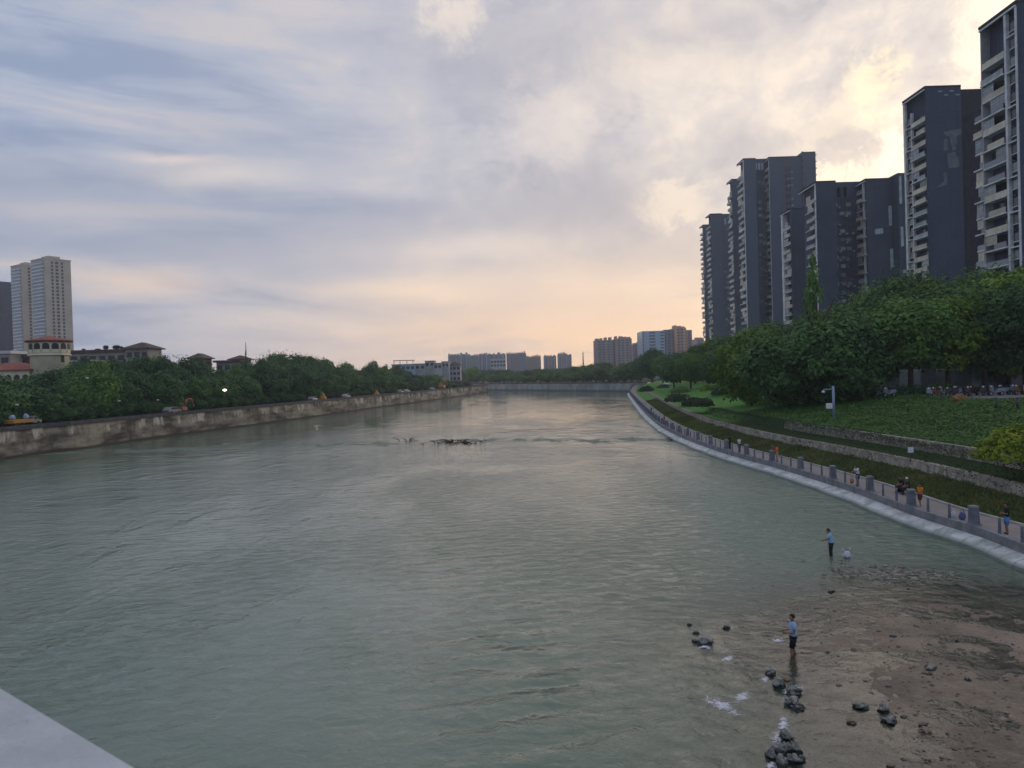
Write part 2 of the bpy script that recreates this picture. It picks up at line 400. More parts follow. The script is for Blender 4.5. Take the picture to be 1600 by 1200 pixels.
strip('promenade_path', RB, RN, [(1.32, 1.0), (4.15, 1.0)], paving, kind='structure', rise=RISE)
strip('path_kerb', RB, RN, [(4.02, 1.004), (4.02, 1.10), (4.25, 1.10), (4.25, 0.98)], conc, kind='structure', rise=RISE)
# left ground, far ground
V = []; nl = max(range(len(LB)), key=lambda i: LB[i].y if LB[i].x > -40 else -1)
for i in range(nl):
    for s_, z_ in ((0.45, WL - .02), (6, WL), (30, WL + 0.5), (120, WL + 2), (1200, WL + 2)):
        p = LB[i] + LN[i] * min(s_, 1) + Vector((-max(0, s_ - 1), 0)); V.append((p.x, p.y, z_))
tag(link('left_ground', mesh_np('left_ground', V, [(i * 5 + k, i * 5 + 5 + k, i * 5 + 6 + k, i * 5 + 1 + k) for i in range(nl - 1) for k in range(4)]), ground_m), kind='structure')
V = []
for i in range(len(FB)):
    for s, z in ((0.5, 4.55), (40, 4.8), (720, 4.8)):
        p = FB[i] + Vector((0.15, 1)) * s if s > 1 else FB[i] + FN[i] * s
        V.append((p.x, p.y, z))
Fq = [(i * 3 + k, i * 3 + 3 + k, i * 3 + 4 + k, i * 3 + 1 + k) for i in range(len(FB) - 1) for k in range(2)]
tag(link('far_ground', mesh_np('far_ground', V, Fq), ground_m), kind='structure')
mb = MB(); mb.box(-1380, 1380, 640, 1330, 1.0, 3.6); tag(mb.build('distant_land', ground_m), kind='structure')

# ------------------------------------------------------------------ river: bed and water
BAR = [(1760, 940), (1600, 918), (1500, 912), (1420, 912), (1330, 918), (1230, 940), (1150, 972), (1105, 1010), (1150, 1050), (1190, 1080), (1205, 1125), (1225, 1200), (1240, 1290), (1300, 1400), (1900, 1400), (2050, 1100)]
BARW = [G(x, y, -0.1) for x, y in BAR]
def bar_dist(X, Y):
    """signed distance to the bar outline (positive inside), numpy"""
    X = np.asarray(X, float); Y = np.asarray(Y, float)
    d = np.full(X.shape, 1e9); ins = np.zeros(X.shape, bool); n = len(BARW)
    for i in range(n):
        ax, ay = BARW[i].x, BARW[i].y; bx, by = BARW[(i + 1) % n].x, BARW[(i + 1) % n].y
        L = (bx - ax) ** 2 + (by - ay) ** 2
        t = np.clip(((X - ax) * (bx - ax) + (Y - ay) * (by - ay)) / L, 0, 1)
        d = np.minimum(d, np.hypot(X - ax - t * (bx - ax), Y - ay - t * (by - ay)))
        c = ((ay > Y) != (by > Y)) & (X < (bx - ax) * (Y - ay) / (by - ay + 1e-12) + ax); ins ^= c
    return np.where(ins, d, -d)
def bed_z(X, Y):
    d = bar_dist(X, Y)
    z = np.where(d > 0, -0.30 + 0.315 * (1 - np.exp(-d / 1.5)), -0.30 + 0.22 * d)
    z = z + 0.045 * np.vectorize(lambda a, b: mnoise.fractal(Vector((a * .55, b * .55, 2.7)), .8, 2.1, 5))(np.asarray(X, float), np.asarray(Y, float))
    near = np.clip((d + 3) / 3, 0, 1)
    return np.maximum(-2.2, -2.2 + (z + 2.2))
gx = np.linspace(4, 40, 145); gy = np.linspace(8, 48, 161)
XX, YY = np.meshgrid(gx, gy)
ZB = bed_z(XX, YY)
nx = len(gx)
Fg = np.array([(j * nx + i, j * nx + i + 1, (j + 1) * nx + i + 1, (j + 1) * nx + i) for j in range(len(gy) - 1) for i in range(nx - 1)])
tag(link('river_bed', mesh_np('river_bed', np.stack([XX.ravel(), YY.ravel(), ZB.ravel()], 1), Fg, smooth=True), bed_m), kind='structure')
mb = MB(); mb.box(-500, 120, -80, 660, -4.0, -2.6); tag(mb.build('deep_bed', bed_m), kind='structure')

def axis(parts):
    a = [np.arange(p, q, s) for p, q, s in parts]; return np.concatenate(a + [np.array([parts[-1][1]])])
wx = axis([(-500, -100, 40), (-100, 4, 4), (4, 40, 0.5), (40, 120, 8)])
wy = axis([(-80, 8, 8), (8, 48, 0.5), (48, 660, 8)])
XX, YY = np.meshgrid(wx, wy); nx = len(wx)
dep = np.clip(-bed_z(XX, YY), 0.0, 2.5); dep = np.where((XX < 4) | (XX > 40) | (YY < 8) | (YY > 48), 2.5, dep)
me = mesh_np('river_water', np.stack([XX.ravel(), YY.ravel(), np.zeros(XX.size)], 1), np.array([(j * nx + i, j * nx + i + 1, (j + 1) * nx + i + 1, (j + 1) * nx + i) for j in range(len(wy) - 1) for i in range(nx - 1)]), smooth=True)
a = me.attributes.new('depth', 'FLOAT', 'POINT'); a.data.foreach_set('value', dep.ravel().astype(np.float32))
wm = bpy.data.materials.new('river_water'); wm.use_nodes = True; t = NT(wm.node_tree); wm.node_tree.nodes.clear()
geo = t.node('ShaderNodeNewGeometry').outputs['Position']; s = t.node('ShaderNodeSeparateXYZ'); t.put(s.inputs[0], geo); X, Y, _ = s.outputs
def patch(px, py, ru, rv):
    g = G(px, py); return t.gauss(X, Y, g.x, g.y, ru, rv)
calm = t.noise(t.comb(t.m('MULTIPLY', X, 0.05), t.m('MULTIPLY', Y, 0.028), 0.0), 1.0, 4, 0.6, 0.5)
ripm = t.sstep(calm, 0.36, 0.66, 0.30, 1.0)
# chop from several directions, crests mostly across the current
w1 = t.noise(t.comb(t.m('ADD', t.m('MULTIPLY', X, 1.05), t.m('MULTIPLY', Y, 0.25)), t.m('SUBTRACT', t.m('MULTIPLY', Y, 1.35), t.m('MULTIPLY', X, 0.2)), 0.0), 1.0, 5, 0.58, 1.2)
w2 = t.noise(t.comb(t.m('MULTIPLY', t.m('ADD', X, t.m('MULTIPLY', Y, 0.3)), 3.0), t.m('MULTIPLY', Y, 3.9), 4.0), 1.0, 4, 0.6, 0.9)
w3 = t.noise(t.comb(t.m('MULTIPLY', X, 0.22), t.m('MULTIPLY', Y, 0.42), 9.0), 1.0, 3, 0.5, 0.7)
stand_m = t.m('ADD', patch(830, 1070, 3.0, 7.5), t.m('MULTIPLY', patch(700, 860, 3.0, 8.0), 0.5), clamp=True)
wig = t.m('MULTIPLY', t.noise(geo, 0.30, 3, 0.5), 9.0)
stand = t.m('SINE', t.m('ADD', t.m('ADD', t.m('MULTIPLY', Y, 3.3), t.m('MULTIPLY', X, -0.75)), wig))
stand = t.m('MULTIPLY', stand, t.sstep(t.noise(geo, 0.55, 3, 0.5), 0.30, 0.60, 0.35, 1.0))
bank_m = t.m('ADD', patch(1180, 800, 6.0, 22.0), t.m('MULTIPLY', patch(960, 880, 6.0, 10.0), 0.4), clamp=True)
weir_m = t.m('ADD', t.m('MULTIPLY', t.gauss(X, Y, 12.0, 140.0, 17.0, 26.0), 1.1), t.m('MULTIPLY', t.gauss(X, Y, -48.0, 112.0, 16.0, 9.0), 0.8), clamp=True)
weir_m = t.m('MULTIPLY', weir_m, t.sstep(calm, 0.35, 0.6, 0.35, 1.0))
h = t.m('MULTIPLY', t.m('MULTIPLY', w1, 0.135), ripm)
h = t.m('ADD', h, t.m('MULTIPLY', t.m('MULTIPLY', w2, 0.034), ripm))
h = t.m('ADD', h, t.m('MULTIPLY', w3, 0.10))
h = t.m('MULTIPLY', h, t.sstep(Y, 55.0, 190.0, 1.0, 0.30))
h = t.m('ADD', h, t.m('MULTIPLY', t.m('MULTIPLY', stand, stand_m), 0.08))
h = t.m('ADD', h, t.m('MULTIPLY', t.m('MULTIPLY', w1, bank_m), 0.26))
h = t.m('ADD', h, t.m('MULTIPLY', t.m('MULTIPLY', w3, weir_m), 0.5))
lineY = t.m('SUBTRACT', 122.5, t.m('MULTIPLY', t.m('MAXIMUM', t.m('ADD', X, 6.0), 0.0), 0.33))
lw = t.m('SUBTRACT', t.m('ADD', Y, t.m('MULTIPLY', t.m('SUBTRACT', t.noise(t.comb(t.m('MULTIPLY', X, 0.12), 0.0, 0.0), 1.0, 6, 0.7), 0.5), 30.0)), lineY)
ridge = t.m('EXPONENT', t.m('MULTIPLY', t.m('POWER', t.m('DIVIDE', lw, 2.8), 2.0), -1.0))
ridge = t.m('MULTIPLY', ridge, t.sstep(t.noise(t.comb(t.m('MULTIPLY', X, 0.30), t.m('MULTIPLY', Y, 0.2), 5.0), 1.0, 5, 0.7), 0.46, 0.60))
h = t.m('ADD', h, t.m('MULTIPLY', ridge, t.m('ADD', t.m('MULTIPLY', w1, 0.40), t.m('MULTIPLY', w2, 0.25))))
eddy = t.noise(t.comb(t.m('MULTIPLY', X, 0.30), t.m('MULTIPLY', Y, 0.11), 6.0), 1.0, 4, 0.55, 0.4)
h = t.m('ADD', h, t.m('MULTIPLY', t.sstep(eddy, 0.50, 0.80), 0.10))
dpt = t.node('ShaderNodeAttribute', attribute_name='depth').outputs['Fac']
h = t.m('MULTIPLY', h, t.sstep(dpt, 0.03, 0.7, 0.40, 1.0))
bp = t.node('ShaderNodeBump'); bp.inputs['Strength'].default_value = 1.0; bp.inputs['Distance'].default_value = 1.0; t.put(bp.inputs['Height'], h)
murk = t.mix(t.sstep(t.noise(t.comb(t.m('MULTIPLY', X, 0.10), t.m('MULTIPLY', Y, 0.035), 2.0), 1.0, 3, 0.5), 0.3, 0.7), (0.100, 0.172, 0.124), (0.160, 0.218, 0.162))
df = t.node('ShaderNodeBsdfDiffuse'); t.put(df.inputs[0], murk)
tr = t.node('ShaderNodeBsdfTransparent'); tr.inputs[0].default_value = (0.86, 0.92, 0.88, 1)
at = t.node('ShaderNodeAttribute', attribute_name='depth')
op = t.m('EXPONENT', t.m('MULTIPLY', at.outputs['Fac'], -1.0))
body = t.node('ShaderNodeMixShader'); t.put(body.inputs[0], op); t.put(body.inputs[1], df.outputs[0]); t.put(body.inputs[2], tr.outputs[0])
gl = t.node('ShaderNodeBsdfGlossy'); gl.inputs['Roughness'].default_value = 0.05; gl.inputs[0].default_value = (1, 1, 1, 1); t.put(gl.inputs['Normal'], bp.outputs[0])
fr = t.node('ShaderNodeFresnel'); fr.inputs[0].default_value = 1.58; t.put(fr.inputs['Normal'], bp.outputs[0])
mx = t.node('ShaderNodeMixShader'); t.put(mx.inputs[0], fr.outputs[0]); t.put(mx.inputs[1], body.outputs[0]); t.put(mx.inputs[2], gl.outputs[0])
out = t.node('ShaderNodeOutputMaterial'); t.put(out.inputs[0], mx.outputs[0])
tag(link('river_water', me, wm), kind='structure')

# ------------------------------------------------------------------ river walls
def wall_col(t, geo, c):
    s = t.node('ShaderNodeSeparateXYZ'); t.put(s.inputs[0], geo); X, Y, Z = s.outputs
    along = t.m('ADD', Y, t.m('MULTIPLY', X, -0.3))
    st = t.noise(t.comb(t.m('MULTIPLY', along, 0.33), t.m('MULTIPLY', Z, 0.07), 0.0), 1.0, 6, 0.65)
    bl = t.noise(t.comb(t.m('MULTIPLY', along, 0.10), t.m('MULTIPLY', Z, 0.32), 3.0), 1.0, 5, 0.65)
    a = t.mix(t.sstep(bl, 0.36, 0.62), (0.075, 0.062, 0.05), (0.38, 0.335, 0.26))
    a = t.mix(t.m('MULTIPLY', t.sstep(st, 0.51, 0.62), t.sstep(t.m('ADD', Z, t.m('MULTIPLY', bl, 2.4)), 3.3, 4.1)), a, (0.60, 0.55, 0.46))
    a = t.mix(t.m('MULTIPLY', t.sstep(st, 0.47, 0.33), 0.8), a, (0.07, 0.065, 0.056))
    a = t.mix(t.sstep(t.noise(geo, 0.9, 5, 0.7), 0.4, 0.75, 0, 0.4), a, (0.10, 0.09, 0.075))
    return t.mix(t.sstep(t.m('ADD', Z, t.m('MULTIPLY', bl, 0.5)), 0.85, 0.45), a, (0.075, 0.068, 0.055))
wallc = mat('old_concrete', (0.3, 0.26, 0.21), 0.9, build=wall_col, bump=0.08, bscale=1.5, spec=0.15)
dark_stone = mat('dark_coping', (0.075, 0.075, 0.08), 0.85, 0.3, 1.0)
rw = empty('river_wall', (LB[20].x, LB[20].y, 0), 'long stained concrete river wall along the left bank below the dark trees', 'wall')
def at_root(o, root):
    o.parent = root; o.matrix_parent_inverse = root.matrix_basis.inverted() if root.rotation_euler.z == 0 and root.scale[0] == 1 else root.matrix_basis.inverted(); return o
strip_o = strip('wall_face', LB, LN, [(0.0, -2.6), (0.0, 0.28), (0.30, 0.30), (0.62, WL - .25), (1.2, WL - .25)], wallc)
at_root(strip_o, rw)
at_root(strip('coping', LB, LN, [(0.45, WL - .27), (0.45, WL + .02), (0.95, WL + .02), (0.95, WL - .2)], dark_stone), rw)
at_root(strip('parapet', LB, LN, [(0.55, WL + .015), (0.55, WL + .42), (0.8, WL + .42), (0.8, WL + .0)], dark_stone), rw)
fwl = empty('river_wall', (FB[8].x, FB[8].y, 0), 'pale grey river wall across the far bend of the river', 'wall')
def fwall_col(t, geo, c):
    s = t.node('ShaderNodeSeparateXYZ'); t.put(s.inputs[0], geo); X, Y, Z = s.outputs
    n = t.noise(t.comb(t.m('MULTIPLY', t.m('SUBTRACT', X, Y), 0.12), t.m('MULTIPLY', Z, 0.1), 0.0), 1.0, 5, 0.6)
    a = t.mix(t.sstep(n, 0.35, 0.65), (0.20, 0.215, 0.21), (0.34, 0.35, 0.33))
    return t.mix(t.sstep(t.m('ADD', Z, t.m('MULTIPLY', n, 2.0)), 2.4, 1.4), a, (0.12, 0.13, 0.115))
fwm = mat('far_wall', (0.3, 0.31, 0.3), 0.9, build=fwall_col)
at_root(strip('wall_face', FB, FN, [(0, -2.6), (0, 0.3), (0.5, 4.55), (1.2, 4.6)], fwm), fwl)
at_root(strip('coping', FB, FN, [(0.4, 4.5), (0.4, 4.9), (0.9, 4.9), (0.9, 4.5)], dark_stone), fwl)
# right embankment: wet white ledge and the wall that carries the promenade
def ledge_col(t, geo, c):
    n = t.noise(geo, 0.9, 7, 0.75); s = t.node('ShaderNodeSeparateXYZ'); t.put(s.inputs[0], geo)
    j = t.m('FRACT', t.m('MULTIPLY', t.m('ADD', s.outputs[1], t.m('MULTIPLY', n, 0.25)), 0.40))
    a = t.mix(t.sstep(n, 0.38, 0.66), (0.60, 0.63, 0.65), (0.27, 0.31, 0.31))
    a = t.mix(t.sstep(t.m('ADD', s.outputs[2], t.m('MULTIPLY', n, 0.25)), 0.46, 0.30, 0.0, 0.75), a, (0.16, 0.20, 0.17))
    return t.mix(t.sstep(j, 0.035, 0.0), a, (0.12, 0.14, 0.14))
ledge_m = mat('pale_ledge', (0.6, 0.63, 0.66), 0.6, build=ledge_col, bump=0.02)
emb = empty('embankment', (RB[20].x, RB[20].y, 0), 'low grey embankment with a pale ledge along the right bank promenade', 'embankment')
rng0 = random.Random(4)
V = []; prof = [(0.42, -1.2), (0.42, 0.16), (0.62, 0.34), (1.32, 0.56)]
for i in range(len(RB)):
    j = rng0.uniform(-.14, .14)
    for k, (s_, z_) in enumerate(prof):
        p = RB[i] + RN[i] * (s_ + (j if k < 3 else 0)); V.append((p.x, p.y, z_))
Fq = [(i * 4 + k, i * 4 + 4 + k, i * 4 + 5 + k, i * 4 + 1 + k) for i in range(len(RB) - 1) for k in range(3)]
at_root(link('ledge', mesh_np('ledge', V, Fq), ledge_m), emb)
embm = mat('embankment_stone', (0.20, 0.205, 0.225), 0.85, 0.3, 1.2, bump=0.02)
at_root(strip('wall_face', RB, RN, [(1.315, 0.4), (1.30, 1.06), (1.75, 1.06), (1.75, 0.9)], embm, rise=RISE), emb)

# stone retaining walls on the terraces
def rubble(t, geo, c):
    v = t.node('ShaderNodeTexVoronoi'); v.feature = 'DISTANCE_TO_EDGE'; t.put(v.inputs['Vector'], geo); v.inputs['Scale'].default_value = 1.7
    v2 = t.node('ShaderNodeTexVoronoi'); t.put(v2.inputs['Vector'], geo); v2.inputs['Scale'].default_value = 1.7
    sp2 = t.node('ShaderNodeSeparateXYZ'); t.put(sp2.inputs[0], v2.outputs['Color'])
    a = t.mix(sp2.outputs[0], (0.23, 0.215, 0.18), (0.42, 0.385, 0.33))
    a = t.mix(t.sstep(t.noise(geo, 0.35, 4, 0.6), 0.45, 0.75, 0, 0.5), a, (0.23, 0.22, 0.19))
    return t.mix(t.sstep(v.outputs[0], 0.0, 0.07), (0.13, 0.125, 0.11), a)
rub = mat('rubble_stone', (0.3, 0.28, 0.25), 0.9, build=rubble, bump=0.05, bscale=3)
iend = next(i for i in range(len(RB)) if RB[i].y > 330)
tag(strip('retaining_wall', RB, RN, [(7.75, 1.5), (7.85, 2.50), (8.35, 2.50), (8.35, 2.2)], rub, i1=iend), 'long low stone retaining wall between the grass verge and the hedge on the right bank', 'wall')
iu = next(i for i in range(len(RB)) if RB[i].y > 96)
tag(strip('retaining_wall', RB, RN, [(10.95, 2.5), (11.05, 3.66), (11.5, 3.66), (11.5, 3.2)], rub, i1=iu), 'upper stone retaining wall half hidden behind the dark hedge below the grassy slope', 'wall')

# ------------------------------------------------------------------ promenade posts
post_m = mat('post_stone', (0.135, 0.15, 0.185), 0.8, 0.25, 2.0, bump=0.01)
cap_m = mat('post_cap', (0.20, 0.215, 0.25), 0.75, 0.2, 2.0)
def make_pillar():
    root = empty('promenade_pillar', (0, 0, 0), 'square grey stone pillar in the long row along the promenade edge', 'pillar', 'stone pillars along the promenade edge')
    MB().frust(0, 0, 0, .98, .235, .235, .19, .19).build('shaft', post_m, root, 0.02)
    MB().frust(0, 0, .98, 1.12, .225, .225, .205, .205).build('cap', cap_m, root, 0.02)
    MB().box(-.27, .27, -.27, .27, -.05, .10).build('plinth', cap_m, root)
    return root
def make_post():
    root = empty('promenade_post', (0, 0, 0), 'slim grey stone post between the larger pillars of the promenade edge', 'post', 'slim posts along the promenade edge')
    MB().frust(0, 0, 0, .80, .065, .065, .055, .055).build('shaft', post_m, root, 0.01)
    MB().frust(0, 0, .80, .87, .07, .07, .055, .055).build('cap', cap_m, root, 0.01)
    return root
pil, pst = make_pillar(), make_post(); up, us = False, False
RBF = resample(rb, 0.1); RNF = normals(RBF)
pl0 = Vector(G(1478, 822, 1.06)[:2]); k0 = min((k for k in range(len(RBF)) if RBF[k].y > 20), key=lambda k: (RBF[k] + RNF[k] * 1.53 - pl0).length)
for n_p in range(-9, 170):
    k = k0 + round(n_p * 21.3)
    if not 0 <= k < len(RBF) - 60 or RBF[k].y < 24 or RBF[k].y > 425: continue
    q = RBF[k] + RNF[k] * 1.53; z = 1.055 + ramp(RBF[k].y); rz = math.atan2(RNF[k].y, RNF[k].x)
    if n_p % 3 == 0: o = pil if not up else copy_tree(pil); up = True
    else: o = pst if not us else copy_tree(pst); us = True
    o.location = (q.x, q.y, z); o.rotation_euler = (0, 0, rz)
# ------------------------------------------------------------------ trees
def crown_mesh(name, seed, n_clump, n_leaf, leaf, shape='round', gap=0.0):
    """crown in a unit box: x,y about +-0.5, z 0..1"""
    rng = np.random.default_rng(seed); C = []; S = []; Tn = []; Nn = []
    for k in range(n_clump):
        d = sph(1, rng)[0]; rr = rng.uniform(0.35, 1.0) ** 0.5
        if shape == 'tall': zt = rng.uniform(.05, .97); c = np.array([d[0] * .38 * (1.05 - zt), d[1] * .38 * (1.05 - zt), zt]); rad = rng.uniform(.07, .13)
        elif shape == 'cone':
            z = rng.uniform(0, 1); c = np.array([d[0] * .3 * (1 - z), d[1] * .3 * (1 - z), z * .95]); rad = rng.uniform(.05, .12) * (1.15 - z)
        else:
            c = np.array([d[0] * .36 * rr, d[1] * .36 * rr, .46 + d[2] * .36 * rr]); rad = rng.uniform(.12, .21)
            if c[2] < .3: c[:2] *= 0.85
        m = int(n_leaf * rng.uniform(.7, 1.3)); q = sph(m, rng)
        r_ = rad * rng.uniform(.55, 1.12, m)[:, None]
        P = c + q * r_ * np.array([1, 1, .78])
        C.append(P); Nn.append(q); S.append(leaf * rng.uniform(.6, 1.4, m)); base = rng.uniform(.12, .75)
        Tn.append(np.clip(base + rng.normal(0, .12, m) + 0.0 * q[:, 2], 0, 1))
    # loose sprays that break the outline
    m = n_clump * 7; q = sph(m, rng); C.append(np.array([0, 0, .5]) + q * np.array([.5, .5, .5]) * rng.uniform(.7, .96, m)[:, None] * (0.75 if shape != 'round' else 1)); Nn.append(q)
    S.append(leaf * rng.uniform(.5, 1.0, m)); Tn.append(rng.uniform(.2, .8, m))
    if shape == 'cone': C.pop(); Nn.pop(); S.pop(); Tn.pop()
    C = np.concatenate(C); S = np.concatenate(S); Tn = np.concatenate(Tn); Nn = np.concatenate(Nn)
    V, Fq = leaves(C, S, rng, 0.3, 0.6, Nn)
    return mesh_np(name, V, Fq, np.repeat(Tn, 4))
def trunk_mesh(seed, name='trunk'):
    rng = random.Random(seed); mb = MB()
    top = (rng.uniform(-.05, .05), rng.uniform(-.05, .05), 1.0)
    mb.tube([(0, 0, -.06), (0.01, 0, .3), (top[0] * .6, top[1] * .6, .65), top], [.05, .038, .03, .015], 7)
    for k in range(6):
        a = k * 1.05 + rng.uniform(-.3, .3); z = rng.uniform(.35, .75); L = rng.uniform(.2, .34)
        mb.tube([(top[0] * z * .6, top[1] * z * .6, z), (math.cos(a) * L * .5, math.sin(a) * L * .5, z + .12), (math.cos(a) * L, math.sin(a) * L, z + .30)], [.022, .014, .006], 5)
    bmesh.ops.recalc_face_normals(mb.b, faces=mb.b.faces); me = bpy.data.meshes.new(name); mb.b.to_mesh(me); mb.b.free(); me.materials.append(bark); return me
CR = {}
def crowns(key, n, m, **kw):
    CR[key] = []
    for k in range(n):
        me = crown_mesh('crown', kw['seed'] + k, kw['c'], kw['l'], kw['s'], kw.get('shape', 'round')); me.materials.append(m); CR[key].append(me)
crowns('near_dark', 3, leaf_dark, seed=10, c=64, l=330, s=.021)
crowns('near_mid', 3, leaf_mid, seed=20, c=60, l=330, s=.021)
crowns('near_light', 2, leaf_light, seed=30, c=46, l=300, s=.022)
crowns('far_dark', 4, leaf_dark, seed=40, c=46, l=130, s=.034)
crowns('far_mid', 3, leaf_mid, seed=50, c=46, l=130, s=.034)
crowns('tall', 2, leaf_mid, seed=60, c=30, l=110, s=.024, shape='tall')
crowns('cone', 1, leaf_dark, seed=70, c=40, l=90, s=.03, shape='cone')
TRK = [trunk_mesh(i) for i in range(3)]
tr_rng = random.Random(77)
def tree(x, y, z, hgt, wid, kind, label, group=None, name='tree', trunk_h=0.3, rz=None):
    """thing at the trunk's foot; crown from trunk_h*hgt up"""
    root = empty(name, (x, y, z), label, 'tree', group, tr_rng.uniform(0, 6.28) if rz is None else rz)
    c = link('crown', tr_rng.choice(CR[kind]), None, root); th = hgt * trunk_h
    c.location = (0, 0, th); c.scale = (wid, wid, hgt - th)
    t_ = link('trunk', tr_rng.choice(TRK), None, root); t_.scale = (hgt * .55, hgt * .55, hgt * .72)
    return root
def tree_px(px, Y, z, ytop, wid_px, kind, label, group=None, name='tree', trunk_h=0.25, dx=0):
    p = PY(px, ytop, Y); wid = wid_px / F * Y
    return tree(p.x, Y, z, (p.z - z) * (1.13 if kind.startswith('near') else 1.2), wid, kind, label, group, name, trunk_h)
def ground_left(p): return WL

# left bank, front row and skyline row
LEFT_TOPS = [(-60, 580), (0, 588), (30, 594), (60, 583), (105, 572), (125, 560), (150, 556), (170, 562), (190, 556), (210, 552), (235, 560), (255, 558), (300, 558), (328, 566), (345, 573), (366, 572), (392, 562), (412, 552), (440, 549), (470, 548), (492, 555), (512, 572), (530, 567), (556, 572), (582, 566), (606, 571), (630, 576), (660, 577), (685, 576), (712, 588), (730, 592)]
def ytop_at(px):
    L = LEFT_TOPS
    for a, b in zip(L, L[1:]):
        if a[0] <= px <= b[0]: return a[1] + (b[1] - a[1]) * (px - a[0]) / (b[0] - a[0])
    return 585
def left_at(px, off):
    """point at offset off behind the left wall in the direction of column px"""
    best = None
    for i in range(len(LB)):
        if LB[i].y < 60 or i > nl - 1: continue
        p = LB[i] + LN[i] * off; q = 800 + F * p.x / p.y
        if best is None or abs(q - px) < best[0]: best = (abs(q - px), p)
    return best[1]
GL = 'trees in the dense row behind the left river wall'
lr = random.Random(5)
for px in np.arange(-70, 735, 15):
    p = left_at(px, 9 + lr.uniform(-2, 3)); yt = ytop_at(px) + lr.uniform(8, 26) * (1 if px < 500 else .45); q = PY(px, yt, p.y)
    tree(p.x, p.y, WL, max(4.5, (q.z - WL) * 1.06), lr.uniform(7.5, 10.5) * (1 + .35 * (p.y > 240)), lr.choice(['far_dark', 'far_dark', 'far_mid']), 'dark green leafy tree in the dense row behind the left river wall', GL, trunk_h=-0.02)
for px in np.arange(-60, 730, 17):
    p = left_at(px, 24 + lr.uniform(-4, 8)); yt = ytop_at(px) + lr.uniform(-3, 6); q = PY(px, yt, p.y)
    tree(p.x, p.y, WL + .3, max(6, (q.z - WL) * 1.08), lr.uniform(7, 11) * (1 + .3 * (p.y > 240)), lr.choice(['far_dark', 'far_dark', 'far_mid']), 'dark green leafy tree in the dense row behind the left river wall', GL, trunk_h=0.05)
# low shrubs right behind the parapet hide the trunks
for px in np.arange(-60, 735, 11):
    p = left_at(px, 4.6 + lr.uniform(-.6, 1.2)); hh = lr.uniform(2.2, 4.2)
    r_ = empty('shrub', (p.x, p.y, WL - .1), 'dark shrub under the trees just behind the left river wall', 'shrub', 'shrubs behind the left river wall', lr.uniform(0, 6))
    c = link('foliage', lr.choice(CR['far_dark']), None, r_); c.scale = (4.6, 4.6, hh)
# far bank: trees along the far wall and behind
GF = 'hazy trees along the far bend of the river'
FAR_TOPS = [(725, 580), (740, 573), (760, 574), (790, 573), (820, 574), (845, 571), (870, 570), (900, 570), (930, 563), (960, 566), (985, 563), (1010, 560)]
def ftop(px):
    for a, b in zip(FAR_TOPS, FAR_TOPS[1:]):
        if a[0] <= px <= b[0]: return a[1] + (b[1] - a[1]) * (px - a[0]) / (b[0] - a[0])
    return 575
for px in np.arange(722, 1008, 11):
    best = min(FB, key=lambda p: abs(800 + F * p.x / p.y - px)); off = lr.uniform(6, 12); Y = best.y + off
    yt = ftop(px) + lr.uniform(5, 13); q = PY(px, yt, Y)
    tree(q.x, Y, 4.6, max(6, q.z - 4.6), lr.uniform(8, 12), lr.choice(['far_dark', 'far_mid', 'far_mid']), 'hazy blue green tree in the belt above the far river wall', GF, trunk_h=0.1)
for px in np.arange(715, 1012, 13):
    best = min(FB, key=lambda p: abs(800 + F * p.x / p.y - px)); Y = best.y + lr.uniform(35, 80)
    q = PY(px, ftop(px) + lr.uniform(-3, 4), Y)
    tree(q.x, Y, 4.8, max(8, q.z - 4.8), lr.uniform(13, 19), lr.choice(['far_dark', 'far_mid']), 'hazy blue green tree in the belt above the far river wall', GF, trunk_h=0.15)
tree_px(737, 575, 4.6, 574, 26, 'near_light', 'light yellowish green tree beside the blue green belt at the far bend')
tree_px(975, 452, 4.6, 582, 24, 'far_mid', 'small rounded light green tree at the right end of the far wall')

# right bank: rows from the bend to the near end
GR = 'trees in the belt between the right bank lawn and the towers'
LR_ = 'leafy green tree in the belt between the lawn and the dark towers'
spots = [(1000, 380, 562, 26, 'far_dark'), (1018, 345, 549, 34, 'far_dark'), (1040, 320, 556, 34, 'near_mid'), (1062, 300, 550, 40, 'near_dark'), (1085, 275, 546, 46, 'near_mid'), (1105, 235, 538, 56, 'near_mid'), (1128, 230, 528, 60, 'near_light'),
         (1150, 205, 522, 66, 'near_dark'), (1175, 190, 515, 70, 'near_mid'), (1205, 180, 508, 80, 'near_mid'), (1235, 170, 500, 84, 'near_dark'), (1262, 160, 500, 90, 'near_mid'), (1290, 160, 492, 90, 'near_dark'), (1322, 155, 470, 100, 'near_dark'),
         (1350, 150, 462, 100, 'near_light'), (1385, 145, 448, 110, 'near_mid'), (1415, 140, 424, 120, 'near_dark'), (1450, 138, 440, 120, 'near_light'), (1490, 132, 445, 130, 'near_dark'), (1530, 128, 428, 130, 'near_mid'), (1570, 122, 418, 130, 'near_dark'), (1610, 118, 405, 140, 'near_light')]
for px, Y, yt, wpx, kd in spots:
    tree_px(px, Y, 6.0, yt, wpx * (1.3 if px > 1110 else 1.55), kd, LR_, GR, trunk_h=0.04)
